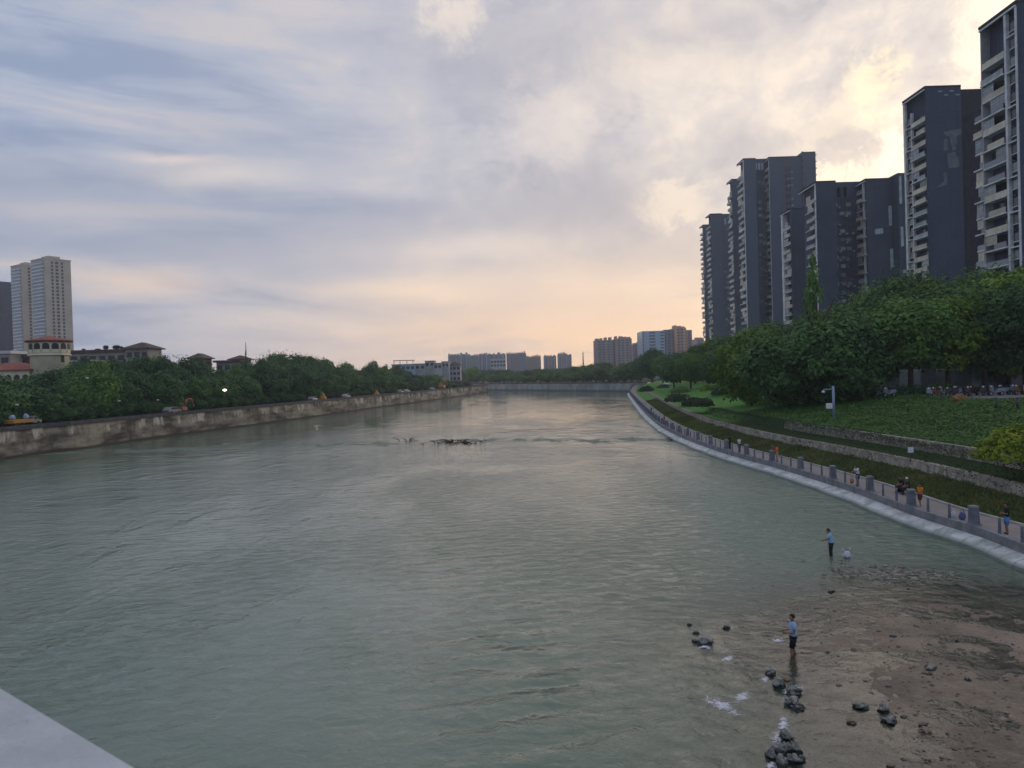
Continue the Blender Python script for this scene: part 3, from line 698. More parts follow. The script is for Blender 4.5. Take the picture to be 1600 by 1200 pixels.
# a second row in front, each different enough to name
for px, Y, z, yt, wpx, kd, lb_, th in (
        (1172, 128, 4.4, 512, 130, 'near_light', 'bright mid green rounded tree at the edge of the lawn', -.03),
        (1128, 172, 5.0, 545, 70, 'near_dark', 'dark rounded tree standing at the back of the lawn beside the lamp pole', .1),
        (1078, 228, 5.2, 552, 56, 'near_mid', 'mid green tree on the lawn crest above the long clipped hedges', .1),
        (1232, 112, 4.4, 508, 180, 'near_dark', 'large dark tree with boughs drooping over the lawn behind the lamp pole', -.03),
        (1300, 106, 4.6, 492, 185, 'near_dark', 'large dark tree behind the pale lamp pole', .0),
        (1270, 126, 5.0, 440, 62, 'tall', 'slender pale topped tree rising in front of the dark towers', .2),
        (1360, 112, 5.4, 478, 170, 'near_dark', 'dark tree at the left end of the parked scooters', .1),
        (1420, 108, 6.0, 465, 165, 'near_mid', 'green tree with pale hanging sprays above the parked scooters', .2),
        (1478, 108, 6.0, 470, 150, 'near_light', 'yellow green leafed tree over the middle of the parked scooters', .22),
        (1535, 110, 6.0, 455, 175, 'near_mid', 'tall mid green tree over the parked scooters near the brown boulder', .2),
        (1600, 104, 6.0, 445, 180, 'near_dark', 'dark tree over the last parked scooters beside the tallest tower', .2),
        (1052, 262, 5.0, 562, 50, 'far_mid', 'small mid green tree behind the low hedges on the lawn', .1)):
    tree_px(px, Y, z, yt, wpx, kd, lb_, None, trunk_h=th)

# hedges and shrubs -------------------------------------------------
def leafy_mass(name, P, N, size, m, seed, up=.3, **tg):
    rng = np.random.default_rng(seed); V, Fq = leaves(P, size, rng, up, .6, N)
    n_ = np.array([mnoise.noise(Vector(p) * .55) for p in P[:, :]]) if len(P) < 60000 else np.zeros(len(P))
    tn = np.clip(.45 + .55 * n_ + rng.normal(0, .14, len(P)), 0, 1)
    return tag(link(name, mesh_np(name, V, Fq, np.repeat(tn, 4)), m), **tg)
def band(y0, y1, prof, dens, seed, jit=0.1):
    """scatter points on the swept profile between RB y0..y1"""
    rng = np.random.default_rng(seed); idx = [i for i in range(len(RB)) if y0 <= RB[i].y <= y1]
    L = [math.dist(a, b) for a, b in zip(prof, prof[1:])]; tot = sum(L); n = int(dens * tot * len(idx) * 2.1)
    ii = rng.choice(idx[:-1], n); fr = rng.uniform(0, 1, n); u = rng.uniform(0, tot, n); P = np.empty((n, 3)); N = np.empty((n, 3))
    for k in range(n):
        j = 0; q = u[k]
        while q > L[j] and j < len(L) - 1: q -= L[j]; j += 1
        t_ = q / L[j]; s_ = prof[j][0] * (1 - t_) + prof[j + 1][0] * t_; z_ = prof[j][1] * (1 - t_) + prof[j + 1][1] * t_
        i = ii[k]; c = RB[i].lerp(RB[i + 1], fr[k]); nn = RN[i].lerp(RN[i + 1], fr[k]); p = c + nn * s_
        bump = mnoise.noise(Vector((p.x * .5, p.y * .5, z_ * .6))) * .22
        P[k] = (p.x, p.y, z_ + bump + ramp(c.y) * max(0, 1 - (s_ - 1.3) / 24)); ds, dz = prof[j + 1][0] - prof[j][0], prof[j + 1][1] - prof[j][1]; l_ = math.hypot(ds, dz)
        N[k] = (-nn.x * dz / l_, -nn.y * dz / l_, ds / l_)
    P += rng.normal(0, jit, P.shape) * np.array([1, 1, .7]); return P, N, n
P, N, n = band(20, 128, [(8.2, 2.35), (8.3, 2.95), (9.2, 3.4), (10.5, 3.5), (10.95, 3.0)], 42, 1)
P2, N2, n2 = band(20, 128, [(7.72, 2.05), (7.8, 2.45), (8.3, 2.62)], 20, 31, .09); keep = np.array([mnoise.noise(Vector((p[0] * .3, p[1] * .3, 2.0))) > -.02 + (2.4 - p[2]) * .8 for p in P2]); P = np.concatenate([P, P2[keep]]); N = np.concatenate([N, N2[keep]]); n = len(P)
P[:, 2] += .42 * np.clip((P[:, 1] - 55) / 32, 0, 1) * (P[:, 2] > 2.6)
leafy_mass('hedge', P, N, np.random.default_rng(2).uniform(.05, .12, n), leaf_hedge, 3, label='long dark hedge between the two stone retaining walls on the right bank', cat='hedge')
P, N, n = band(20, 118, [(11.5, 3.7), (15, 4.15), (20, 4.85), (26, 5.65), (31, 6.15)], 34, 4, .12)
leafy_mass('ground_cover', P, N, np.random.default_rng(5).uniform(.09, .20, n), leaf_cover, 6, kind='stuff')
tag(bpy.data.objects['ground_cover'], 'dense dark green groundcover on the slope below the parked scooters', None)
P, N, n = band(20, 240, [(4.3, 1.08), (7.7, 1.72)], 46, 7, .06); 
def blades(P, hgt, m, seed, name):
    rng = np.random.default_rng(seed); n = len(P); a = rng.uniform(0, 2 * PI, n); wv = np.stack([np.cos(a), np.sin(a), np.zeros(n)], 1) * .05
    ln = rng.normal(0, .10, (n, 3)); ln[:, 2] = 0; hv = np.zeros((n, 3)); hv[:, 2] = hgt * rng.uniform(.5, 1.3, n)
    V = np.empty((n, 4, 3)); V[:, 0] = P - wv; V[:, 1] = P + wv; V[:, 2] = P + hv + ln + wv * .2; V[:, 3] = P + hv + ln - wv * .2
    tn = np.clip(.45 + .6 * np.array([mnoise.noise(Vector(p) * .35) for p in P]) + rng.normal(0, .15, n), 0, 1)
    return link(name, mesh_np(name, V.reshape(-1, 3), np.arange(4 * n).reshape(n, 4), np.repeat(tn, 4)), m)
tag(blades(P, .19, grass_m, 8, 'grass'), 'rough green and straw coloured grass verge beside the promenade', None, None, 'stuff')
def shrub(px, py, z, wx, wy, h_, m, label, seed, n=900, leaf=.1, rz=0, cat='shrub', name='shrub'):
    p = G(px, py, z); rng = np.random.default_rng(seed); q = sph(n, rng); q[:, 2] = np.abs(q[:, 2]); r_ = rng.uniform(.7, 1.08, n)[:, None]
    lump = np.array([1 + .25 * mnoise.noise(Vector(v) * 2.2 + Vector((seed, 0, 0))) for v in q])[:, None]
    P = q * r_ * lump * np.array([wx / 2, wy / 2, h_])
    V, Fq = leaves(P, leaf * rng.uniform(.6, 1.4, n), rng, .3, .6, q)
    tn = np.clip(.4 + .5 * np.array([mnoise.noise(Vector(v) * 1.6) for v in P]) + rng.normal(0, .14, n), 0, 1)
    root = empty(name, p, label, cat, None, rz)
    link('foliage', mesh_np('foliage', V, Fq, np.repeat(tn, 4)), m, root)
    mb = MB()
    for k in range(5):
        a = k * 1.3; mb.tube([(0, 0, -.1), (math.cos(a) * wx * .15, math.sin(a) * wy * .15, h_ * .4), (math.cos(a) * wx * .3, math.sin(a) * wy * .3, h_ * .75)], [.05, .035, .015], 5)
    mb.build('stem', bark, root); return root
shrub(1590, 716, 3.9, 5.0, 4.0, 2.2, leaf_yellow, 'bright yellow green shrub on the slope above the upper stone wall', 1, 2600, .15)
shrub(1470, 617, 5.9, 6.5, 3.0, 1.5, leaf_mid, 'loose mid green shrub in front of the parked scooters', 2, 1800, .13)
shrub(1415, 620, 5.8, 7.0, 3.2, 1.7, leaf_dark, 'dark shrub at the left end of the parked scooters', 3, 1800, .13)
for k, (px, py, wx, wy, h_, m, lb_) in enumerate((
        (1058, 626, 14, 5, 1.6, leaf_hedge, 'long clipped dark hedge lying along the lawn nearest the bend'),
        (1082, 633, 9, 4, 1.4, leaf_hedge, 'dark clipped hedge on the lawn with a white spot beside it'),
        (1098, 634, 7, 4, 1.3, leaf_hedge, 'short dark clipped hedge lowest on the lawn'),
        (1010, 611, 9, 4, 1.5, leaf_hedge, 'dark round bush on the lawn beside the promenade bend'),
        (1062, 613, 12, 5, 1.6, leaf_mid, 'mid green hedge high on the lawn under the trees'),
        (1104, 610, 8, 4, 1.8, leaf_light, 'yellowish round bush under the trees at the back of the lawn'),
        (1124, 616, 9, 4, 1.8, leaf_dark, 'dark bush under the trees at the right end of the lawn'),
        (1036, 606, 7, 4, 1.2, leaf_dark, 'reddish dark low bush at the foot of the tall pole'))):
    shrub(px, py, 3.9 if py > 620 else 4.6, wx, wy, h_, m, lb_, 20 + k, 1100, .22, rz=R(70))
# ------------------------------------------------------------------ dark towers on the right bank
def brick_col(t, geo, c):
    s = t.node('ShaderNodeSeparateXYZ'); t.put(s.inputs[0], geo); X, Y, Z = s.outputs
    n = t.noise(geo, 0.12, 4, 0.6); n2 = t.noise(geo, 2.6, 4, 0.7)
    a = t.mix(t.sstep(n2, 0.3, 0.7), (0.040, 0.052, 0.086), (0.068, 0.084, 0.132))
    a = t.mix(t.sstep(n, 0.42, 0.72, 0, 0.45), a, (0.092, 0.110, 0.162))
    v = t.noise(t.comb(t.m('MULTIPLY', X, 0.9), t.m('MULTIPLY', Y, 0.9), t.m('MULTIPLY', Z, 0.03)), 1.0, 5, 0.7)
    a = t.mix(t.sstep(v, 0.52, 0.74, 0, 0.55), a, (0.030, 0.035, 0.052))
    a = t.mix(t.sstep(t.m('FRACT', t.m('MULTIPLY', t.m('ADD', X, Y), 0.22)), 0.03, 0.0, 0.0, 0.6), a, (0.026, 0.03, 0.044))
    l = t.m('FRACT', t.m('MULTIPLY', Z, 1 / 2.9))
    return t.mix(t.sstep(l, 0.035, 0.0, 0.0, 0.6), a, (0.03, 0.032, 0.042))
brick = mat('dark_brick', (0.05, 0.055, 0.075), 0.85, build=brick_col, bump=0.02, bscale=4, spec=0.2)
def brick_hazed_col(t, geo, c):
    return t.mix(0.5, brick_col(t, geo, c), (0.115, 0.135, 0.19))  # haze and sky brightness mixed into the dark brick colour
brick_hazed = mat('hazed_brick', (0.09, 0.1, 0.14), 0.85, build=brick_hazed_col, spec=0.2)
brick_deep = mat('black_brick', (0.026, 0.028, 0.040), 0.85, 0.3, 1.0)
brick_red = mat('brown_brick', (0.075, 0.042, 0.046), 0.85, 0.3, 0.6)
white_c = mat('white_concrete', (0.58, 0.60, 0.63), 0.7, 0.2, 0.5)
cream_p = mat('cream_panel', (0.66, 0.60, 0.48), 0.6, 0.2, 0.5, objvar=0.7)
grey_p = mat('grey_panel', (0.36, 0.39, 0.42), 0.6, 0.25, 0.5, objvar=0.7)
glass_d = mat('dark_glass', (0.03, 0.04, 0.055), 0.12, spec=0.6, objvar=0.3)
glass_l = mat('pale_glass', (0.22, 0.27, 0.30), 0.15, spec=0.6, objvar=0.8)
panel_w = mat('pale_wall_panel', (0.36, 0.42, 0.50), 0.7, 0.2, 0.6)
panel_g = mat('grey_brick_panel', (0.13, 0.14, 0.17), 0.8, 0.25, 0.9)
ac_m = mat('ac_white', (0.30, 0.33, 0.37), 0.6, objvar=0.6)
trng = random.Random(11)
class Tower:
    def __init__(s, name, label, x, y): s.x, s.y = x, y; s.r = empty(name, (x, y, 6), label, 'tower block')
    def put(s, mb, name, m, parent=None, bevel=0):
        o = mb.build(name, m, None, bevel)
        if parent is None:
            o.parent = s.r; o.location = (-s.x, -s.y, -6)
        else: o.parent = parent
        return o
    def block(s, x0, x1, y0, y1, zt, lo=6.0, setback=1.6, m=None, fins=True, far_fin=None):
        mb = MB(); mb.box(x0 + setback, x1, y0, y1, lo, zt)
        if setback > 0 and fins:
            mb.box(x0, x0 + setback, y0, y0 + .45, lo, zt)
        s.put(mb, 'wall', m or brick)
    def cap(s, x0, x1, y0, y1, zt, over=.25):
        s.put(MB().box(x0 - over, x1, y0 - .08, y1 + .1, zt, zt + .45), 'roof', brick_deep)
        s.put(MB().box(x0 - .32, x0 - .02, y0 + .2, y1 - .1, zt - .55, zt - .25), 'eaves_trim', white_c)
    def column(s, x, y, w, z0, z1, m=None): s.put(MB().box(x - .12, x + .5, y - w / 2, y + w / 2, z0, z1), 'column', m or white_c)
    def balconies(s, x, y0, y1, ztop, fh, zmin=8, depth=1.5, glazed=.45, seed=0):
        rng = random.Random(seed); z = ztop; k = 0; L = y1 - y0
        while z > zmin:
            alt = k % 2
            b = s.put(MB().box(x - (.45 if alt else .12), x + depth, y0, y1, z - .12, z + .14), 'balcony', white_c)
            b.data.name = 'balcony'
            f0, f1 = (0, 1) if alt == 0 or rng.random() < .4 else ((0, .55) if rng.random() < .5 else (.0, .75))
            ra = MB().box(x - (.38 if alt else .06), x - (.38 if alt else .06) + .10, y0 + L * f0 + .05, y0 + L * f1 - .05, z + .14, z + 1.10)
            r_ = s.put(ra, 'railing', cream_p if rng.random() < .45 else (grey_p if rng.random() < .6 else glass_l), b)
            if rng.random() < glazed:
                g0 = rng.choice([0, 0, .35, .5]); g1 = min(1, g0 + rng.choice([.45, .5, .65])); xg = x + .05
                g = MB().box(xg, xg + .06, y0 + L * g0 + .06, y0 + L * g1 - .06, z + 1.12, z + fh - .16)
                s.put(g, 'glazing', rng.choice([glass_l, cream_p, glass_l, grey_p]), b)
                mu = MB(); nn = max(2, int((g1 - g0) * L / 1.4))
                for q in range(nn + 1):
                    yy = y0 + L * g0 + .06 + q * ((g1 - g0) * L - .18) / nn; mu.box(xg - .04, xg - .003, yy, yy + .07, z + 1.12, z + fh - .16)
                mu.box(xg - .055, xg - .003, y0 + L * g0 + .06, y0 + L * g1 - .05, z + 1.98, z + 2.05); s.put(mu, 'window_frame', white_c, b)
            if rng.random() < .75:
                d0 = y0 + L * rng.choice([.1, .5]); dd = MB().box(x + depth - .08, x + depth + .1, d0, d0 + L * .35, z + .2, z + 2.4); s.put(dd, 'balcony_door', glass_d, b)
            z -= fh; k += 1
    def windows(s, x, ya, yb, ztop, fh, zmin=8):
        z = ztop
        while z > zmin:
            wv = s.put(MB().box(x - .05, x + .25, ya, yb, z + .75, z + 2.2), 'window', glass_d if trng.random() < .6 else glass_l)
            s.put(MB().box(x - .16, x - .055, ya - .08, yb + .08, z + .6, z + .74), 'sill', white_c, wv)
            z -= fh
    def front_windows(s, y, xs, ztop, fh, zmin, w_, h_=1.2, m=None, p=.8):
        z = ztop
        while z > zmin:
            for x in xs:
                if trng.random() < p:
                    wv = s.put(MB().box(x - w_ / 2, x + w_ / 2, y - .05, y + .2, z + .8, z + .8 + h_), 'window', m or (glass_d if trng.random() < .5 else glass_l))
                    if trng.random() < .5: s.put(MB().box(x + w_ / 2 + .1, x + w_ / 2 + .95, y - .45, y - .06, z + .1, z + .75), 'air_conditioner', ac_m, wv)
            z -= fh
    def panel_px(s, pts, y, m, off=.06):
        """flat raised panel on the front face, outline given in photo pixels"""
        q = [PY(a, b, y) for a, b in pts]
        s.put(MB().prism([(v.x, v.z) for v in q], 'y', y - off, y + .05), 'wall_panel', m)
    def slab_lines(s, x, y0, y1, ztop, fh, every=2, zmin=8):
        z = ztop
        while z > zmin:
            s.put(MB().box(x - .5, x + .6, y0, y1, z, z + .22), 'ledge', white_c); z -= fh * every

FH = 3.0
# tower at the right edge of the photograph
def xz(px, py, Y): p = PY(px, py, Y); return p.x, p.z
YA = 127.0; xa, za = xz(1589, 4, YA); ya2 = PX(1531, 50, xa).y
tA = Tower('apartment_tower', 'tallest looking dark tower block cut by the right edge of the photo, with cream balconies', xa, YA)
tA.block(xa, xa + 16, YA, ya2, za)
tA.cap(xa, xa + 16, YA, ya2, za)
yc = PX(1574, 200, xa).y
tA.column(xa, YA + .35, .5, 6, za - .6); tA.column(xa, yc, .55, 6, za - .6)
tA.balconies(xa, yc + .4, ya2 - .35, za - 7.6, FH, seed=1, glazed=.5)
tA.put(MB().box(xa, xa + 1.6, ya2 - .3, ya2, 6, za - .02), 'end_wall', grey_p)
tA.windows(xa + .35, YA + .9, yc - .6, za - 4.6, FH)
tA.slab_lines(xa + .25, YA + .62, yc - .3, za - 5.0, FH, 2)
yb0, yb1 = ya2 + .05, ya2 + 9; xb = PY(1527, 300, ya2 + 4).x; zb = PY(1527, 170, ya2 + 4).z
tA.block(xb, xa + 16, yb0, yb1, zb, setback=.9, m=brick_deep, fins=False)
tA.balconies(xb, yb0 + .4, yb0 + 4.2, zb - 2.8, FH, seed=2, depth=.9, glazed=.8)
# second tower
YB = 195.0; xb1, zb1 = xz(1446, 137, YB); yb2 = PX(1411, 165, xb1).y; xb2 = PY(1505, 300, YB).x
tB = Tower('apartment_tower', 'dark tower block with pale patches in its brick, left of the tallest tower', xb1, YB)
tB.block(xb1, xb2, YB, yb2, zb1)
tB.cap(xb1, xb2, YB, yb2, zb1)
yq = PX(1425, 300, xb1).y
tB.balconies(xb1, YB + .5, yq - .1, zb1 - 8.2, FH, seed=3, glazed=.5)
tB.column(xb1, yb2 - .5, .9, 6, zb1 - .6); tB.windows(xb1 + .35, yq + .3, yb2 - 1.2, zb1 - 7.4, FH)
tB.put(MB().box(xb1 + .4, xb1 + 1.6, yb2 - .35, yb2 - .02, 6, zb1 - .02), 'end_wall', brick); tB.slab_lines(xb1 + .25, yq, yb2 - .9, zb1 - 8.0, FH, 2)
tB.column(xb1 + .3, yq, .5, 6, zb1 - 4)
tB.block(xb2, PY(1545, 300, YB + 4).x, YB + 4, YB + 15, PY(1520, 139, YB + 4).z, setback=0, m=brick_deep)
for pts in ([(1474, 206), (1501, 201), (1503, 208), (1494, 213), (1496, 224), (1486, 228), (1484, 213), (1476, 212)], [(1475, 217), (1480, 217), (1481, 234), (1474, 236)], [(1480, 240), (1492, 237), (1494, 243), (1498, 246), (1499, 261), (1482, 263)],
            [(1474, 270), (1479, 269), (1480, 288), (1462, 294), (1475, 284)], [(1487, 229), (1493, 225), (1494, 233), (1488, 236)]):
    tB.panel_px(pts, YB, panel_g)
for a in range(4):
    tB.put(MB().box(xb1 + 3.2 + a * 1.5, xb1 + 4.2 + a * 1.5, YB - .25, YB - .05, zb1 - 1.2 - (a % 2), zb1 - 1.0 - (a % 2)), 'louvre', panel_w)
# third: wide low looking one with two wings
YC = 250.0; xc, zc = xz(1275, 285, YC); yc2 = PX(1259, 295, xc).y; xc2 = PY(1306, 300, YC).x; xc3 = PY(1353, 282, YC).x; xc4 = PY(1397, 280, YC).x
tC = Tower('apartment_tower', 'broad dark tower block with two winged fronts and white vertical strips', xc, YC)
tC.block(xc, xc2, YC, yc2 + 6, zc); tC.cap(xc, xc2, YC, yc2 + 6, zc)
tC.balconies(xc, YC + 1.6, yc2, zc - 6, FH, seed=4, glazed=.5); tC.column(xc, YC + .8, 1.1, 6, zc - .6); tC.slab_lines(xc, YC + .2, YC + 1.5, zc - 6, FH, 2)
zr = PY(1320, 286, YC + 7).z
s0, s1, s2, s3 = [PY(v, 300, YC + 7).x for v in (1308, 1312.5, 1318, 1323)]
zs0, zs1 = PY(1315, 308, YC + 7).z, PY(1315, 293, YC + 7).z
yr0, yr1 = YC + 7, YC + 13
mb = MB(); mb.box(xc2, xc3 + 1.6, yr0, yr1, 6, zs0); mb.box(xc2, xc3 + 1.6, yr0, yr1, zs1, zr + .4); mb.box(xc2, s0, yr0, yr1, zs0, zs1); mb.box(s1, s2, yr0, yr1, zs0, zs1); mb.box(s3, xc3 + 1.6, yr0, yr1, zs0, zs1)
tC.put(mb, 'recessed_wall', brick)
tC.front_windows(yr0, [PY(v, 300, yr0).x for v in (1304, 1315, 1325)], zs0 - 4, FH, 20, 1.6, p=.75)
tC.block(xc3, xc4 + 5, YC, YC + 12, PY(1353, 281, YC).z, m=brick); tC.cap(xc3, xc4 + 5, YC, YC + 12, PY(1353, 281, YC).z)
zt3 = PY(1353, 281, YC).z
yl = PX(1337, 300, xc3).y
tC.balconies(xc3, YC + 2.6, yl, zt3 - 3.5, FH, seed=5, glazed=.3); tC.column(xc3, YC + 2.2, .6, 6, zt3 - .6); tC.slab_lines(xc3 - .3, YC + .2, YC + 2.2, zt3 - 7, FH, 2)
tC.panel_px([(1367, 358), (1379.5, 356.5), (1380, 364.5), (1367.5, 366.5)], YC, panel_w)
for pts in ([(1388, 322), (1393, 321), (1394, 352), (1389, 353)], [(1390.5, 389), (1395.5, 388), (1396.5, 417), (1391.5, 419)]): tC.panel_px(pts, YC, panel_w)
x5 = PY(1396, 300, YC).x; x6 = PY(1403, 300, YC).x
tC.put(MB().box(x5, x6, YC - .07, YC + .2, 6, zt3 - .3), 'brown_stripe', brick_red)
xd = PY(1403, 300, YC - 3).x
tC.block(xd, PY(1425, 300, YC - 3).x, YC - 3, YC + 8, PY(1412, 270, YC - 3).z, setback=0)
for pts in ([(1404.5, 276), (1408, 274), (1409.5, 318), (1405.5, 319)], [(1407, 355), (1411, 354), (1412.5, 384), (1408, 386)], [(1410, 423), (1415, 421), (1416, 426), (1411, 427)]): tC.panel_px(pts, YC - 3, panel_w)
# slender block in front of the slab
YD = 285.0; xd0, zd = xz(1235, 327, YD); yd2 = PX(1220, 340, xd0).y
tD = Tower('apartment_tower', 'narrow short dark tower block with pale balconies in front of the broad slab', xd0, YD)
tD.block(xd0, PY(1262, 330, YD).x, YD, yd2, zd); tD.cap(xd0, PY(1262, 330, YD).x, YD, yd2, zd)
tD.balconies(xd0, YD + .5, yd2 - 2.5, zd - 7, FH, seed=6, glazed=.7); tD.column(xd0, yd2 - 1.2, 1.8, 6, zd - .5)
tD.put(MB().box(xd0, xd0 + 1.6, yd2 - 2.2, yd2 - 2, 6, zd - .6), 'end_wall', white_c)
# the broad tall slab
YE = 335.0; xe, ze = xz(1162, 249, YE); ye2 = PX(1152, 262, xe).y
tE = Tower('apartment_tower', 'tallest broad grey slab tower left of the stepped dark towers', xe, YE)
xe2 = PY(1182, 300, YE).x; xe3 = PY(1203, 300, YE).x; xe4 = PY(1254, 300, YE).x; xe5 = PY(1275, 300, YE).x
tE.block(xe, xe2, YE, ye2, ze, m=brick_hazed); tE.cap(xe, xe2, YE, ye2, ze); tE.balconies(xe, YE + 1.4, ye2, ze - 7, FH, seed=7, glazed=.5); tE.column(xe, YE + .6, 1.0, 6, ze - .5)
mb = MB(); ze2 = PY(1190, 248, YE + 6).z; mb.box(xe2, xe3 + 1.6, YE + 6, YE + 14, 6, ze2); tE.put(mb, 'recessed_wall', brick_hazed)
tE.put(MB().box(xe2 - .05, xe2 + .5, YE + 5.4, YE + 5.95, 6, ze2 - 4), 'column', panel_w)
tE.front_windows(YE + 6, [PY(v, 300, YE + 6).x for v in (1187, 1194)], ze2 - 12, FH, 20, 1.6, p=.6)
for v in (1181, 1186, 1191): x_ = PY(v, 256, YE + 6).x; tE.put(MB().box(x_ - .5, x_ + .5, YE + 5.9, YE + 6.2, ze2 - 5, ze2 - 2), 'window', panel_w)
zE3 = PY(1205, 246.5, YE).z
tE.block(xe3, xe4, YE, YE + 14, zE3, m=brick_hazed); tE.cap(xe3, xe4, YE, YE + 14, zE3); tE.balconies(xe3, YE + 1.2, YE + 7, zE3 - 5, FH, seed=8, glazed=.3); tE.column(xe3, YE + .6, .8, 6, zE3 - 1)
tE.block(xe4, xe5, YE - .5, YE + 13, PY(1262, 237.5, YE).z, setback=0, m=brick_hazed)
tE.front_windows(YE, [PY(1229, 300, YE).x, PY(1234, 300, YE).x], zE3 - 7, FH, 40, 1.0, 1.8, brick_red, .95)
z = PY(1262, 242, YE).z
while z > 60: tE.put(MB().box(xe5, xe5 + .8, YE + .2, YE + 3, z, z + .25), 'ledge', brick_deep); tE.put(MB().box(xe4 - .3, xe4 + .4, YE - .75, YE - .55, z, z + 1.4), 'window', glass_d); z -= FH
# slim tower behind the slab
YFt = 372.0; xf, zf = xz(1143.5, 281, YFt); yf2 = PX(1136, 295, xf).y
tF = Tower('apartment_tower', 'slim dark tower with cream balconies half behind the broad slab', xf, YFt)
tF.block(xf, PY(1160, 290, YFt).x, YFt, yf2, zf, m=brick_hazed); tF.cap(xf, PY(1160, 290, YFt).x, YFt, yf2, zf); tF.balconies(xf, YFt + .8, yf2 - .3, zf - 8, FH, seed=9, glazed=.6)
YGt = 420.0; xg, zg = xz(1110, 335, YGt); yg2 = PX(1103, 345, xg).y
tG = Tower('apartment_tower', 'dark grey tower next to last at the far end of the row of towers', xg, YGt)
xg2 = PY(1128, 340, YGt).x
tG.block(xg, xg2, YGt, yg2, zg, m=brick_hazed); tG.cap(xg, xg2, YGt, yg2, zg); tG.balconies(xg, YGt + 1, yg2 - .4, zg - 7, FH, seed=10, glazed=.5)
tG.block(xg2, PY(1146, 340, YGt + 5).x, YGt + 5, YGt + 14, PY(1133, 334, YGt + 5).z, setback=0, m=brick_hazed)
for v in (1126, 1133): x_ = PY(v, 342, YGt + 5).x; tG.put(MB().box(x_ - .45, x_ + .45, YGt + 4.9, YGt + 5.2, zg - 5, zg - 1.6), 'window', panel_w)
tG.front_windows(YGt + 5, [PY(v, 340, YGt + 5).x for v in (1131, 1135)], zg - 30, FH, 20, 1.5, p=.5)
YH = 455.0; xh, zh = xz(1099, 352, YH); yh2 = PX(1093.5, 360, xh).y
tH = Tower('apartment_tower', 'farthest dark tower at the left end of the row of towers', xh, YH)
tH.block(xh, PY(1112, 355, YH).x, YH, yh2, zh, m=brick_hazed); tH.cap(xh, PY(1112, 355, YH).x, YH, yh2, zh); tH.balconies(xh, YH + .8, yh2 - .4, zh - 5, FH, seed=12, glazed=.4)
# ------------------------------------------------------------------ tall pale towers on the left
beige = mat('beige_render', (0.46, 0.40, 0.34), 0.8, 0.12, 0.1)
blue_w = mat('blue_grey_render', (0.045, 0.055, 0.11), 0.8, 0.3, 0.25)
win_m = mat('window_dark', (0.02, 0.022, 0.035), 0.4, spec=0.5)
glaz_b = mat('blue_balcony_glass', (0.20, 0.25, 0.32), 0.2, spec=0.5, objvar=0.5)
def pale_tower(pxc, ytop, Y, wl, wr, yaw, label, m_wall, cols, seed, floors=36, lo=6):
    """corner nearest the camera at column pxc; wr = width of the right face, wl of the left face"""
    c = PY(pxc, ytop, Y); H = c.z - lo
    root = empty('apartment_tower', (c.x, c.y, lo), label, 'tower block', None, yaw)
    # local: corner at origin, right face along +x (facing -y), left face along +y (facing -x)
    MB().box(0, wr, 0, wl, 0, H).build('wall', m_wall, root)
    MB().box(-.3, wr + .3, -.3, wl + .3, H, H + .9).build('roof', m_wall, root)
    MB().box(wr * .25, wr * .7, wl * .2, wl * .7, H + .9, H + 3.4).build('lift_house', m_wall, root)
    fh = 2.85; n = int((H - 3) / fh)
    wme = None
    for k in range(n):
        z = H - 2.2 - k * fh
        if z < 12: break
        for j, (fx, w_) in enumerate(cols):
            if k * len(cols) + j > 99: continue
            if wme is None:
                o = MB().box(-.6, .6, -.06, .12, -.1, 1.75).build('window', win_m, root); wme = o.data
            else: o = link('window', wme, None, root)
            o.location = (wr * fx, 0, z - 1.2); o.scale = (w_, 1, 1)
        b = MB().box(-.9, 0.05, wl * .06, wl * .94, z - 1.55, z - .5).build('balcony', white_c, root)
        MB().box(-.55, -.4, wl * .08, wl * .92, z - .5, z + 1.0).build('glazing', glaz_b, b)
    return root
yw = R(8)
pale_tower(69, 404, 600, 21, 20.5, R(58), 'taller beige tower with three columns of windows left of the river', beige, [(.28, 1.4), (.46, 1.8), (.66, 1.4)], 1)
pale_tower(33, 414, 640, 18, 20, R(58), 'beige tower standing just left behind the taller beige one', beige, [(.3, 1.6), (.62, 1.8)], 2)
pale_tower(-8, 444, 660, 20, 24, R(58), 'dark blue grey tower at the left edge of the photo', blue_w, [(.2, 1.6), (.5, 1.6), (.8, 1.6)], 3)

# ------------------------------------------------------------------ left bank: round tower house, villas
cream_w = mat('cream_render', (0.62, 0.59, 0.44), 0.85, 0.12, 0.4)
terra = mat('terracotta', (0.27, 0.085, 0.06), 0.85, 0.3, 1.5, bump=0.03, bscale=3)
roof_b = mat('brown_tile', (0.085, 0.06, 0.055), 0.85, 0.3, 1.2, bump=0.03, bscale=3)
dark_open = mat('dark_opening', (0.02, 0.022, 0.026), 0.6)
pale_w = mat('pale_render', (0.27, 0.26, 0.24), 0.85, 0.15, 0.3)
YT = 190.0
c = PY(77, 540, YT); rad = 27.5 / F * YT; base_z = 5.0
zz_ = lambda py, px=77, Y=YT: PY(px, py, Y).z
rt = empty('round_tower', (c.x, YT, base_z), 'round cream tower with arched openings under a low red tiled roof', 'tower')
z_e, z_a, z_b0, z_b1 = zz_(533) - base_z, zz_(524.5) - base_z, zz_(555) - base_z, zz_(551) - base_z
MB().lathe([(rad * .95, 0), (rad * .95, z_b0), (rad, z_b0 + .25), (rad, z_e)], 40).build('wall', cream_w, rt)
MB().lathe([(rad * 1.0, z_b0 - .25), (rad * 1.07, z_b0 - .2), (rad * 1.07, z_b0 + .2), (rad * 1.0, z_b0 + .25)], 40).build('belt_course', cream_w, rt)
MB().lathe([(rad * 1.17, z_e - .25), (rad * 1.2, z_e - .1), (rad * 1.2, z_e + .1), (.05, z_a)], 40, smooth=False).build('roof', terra, rt)
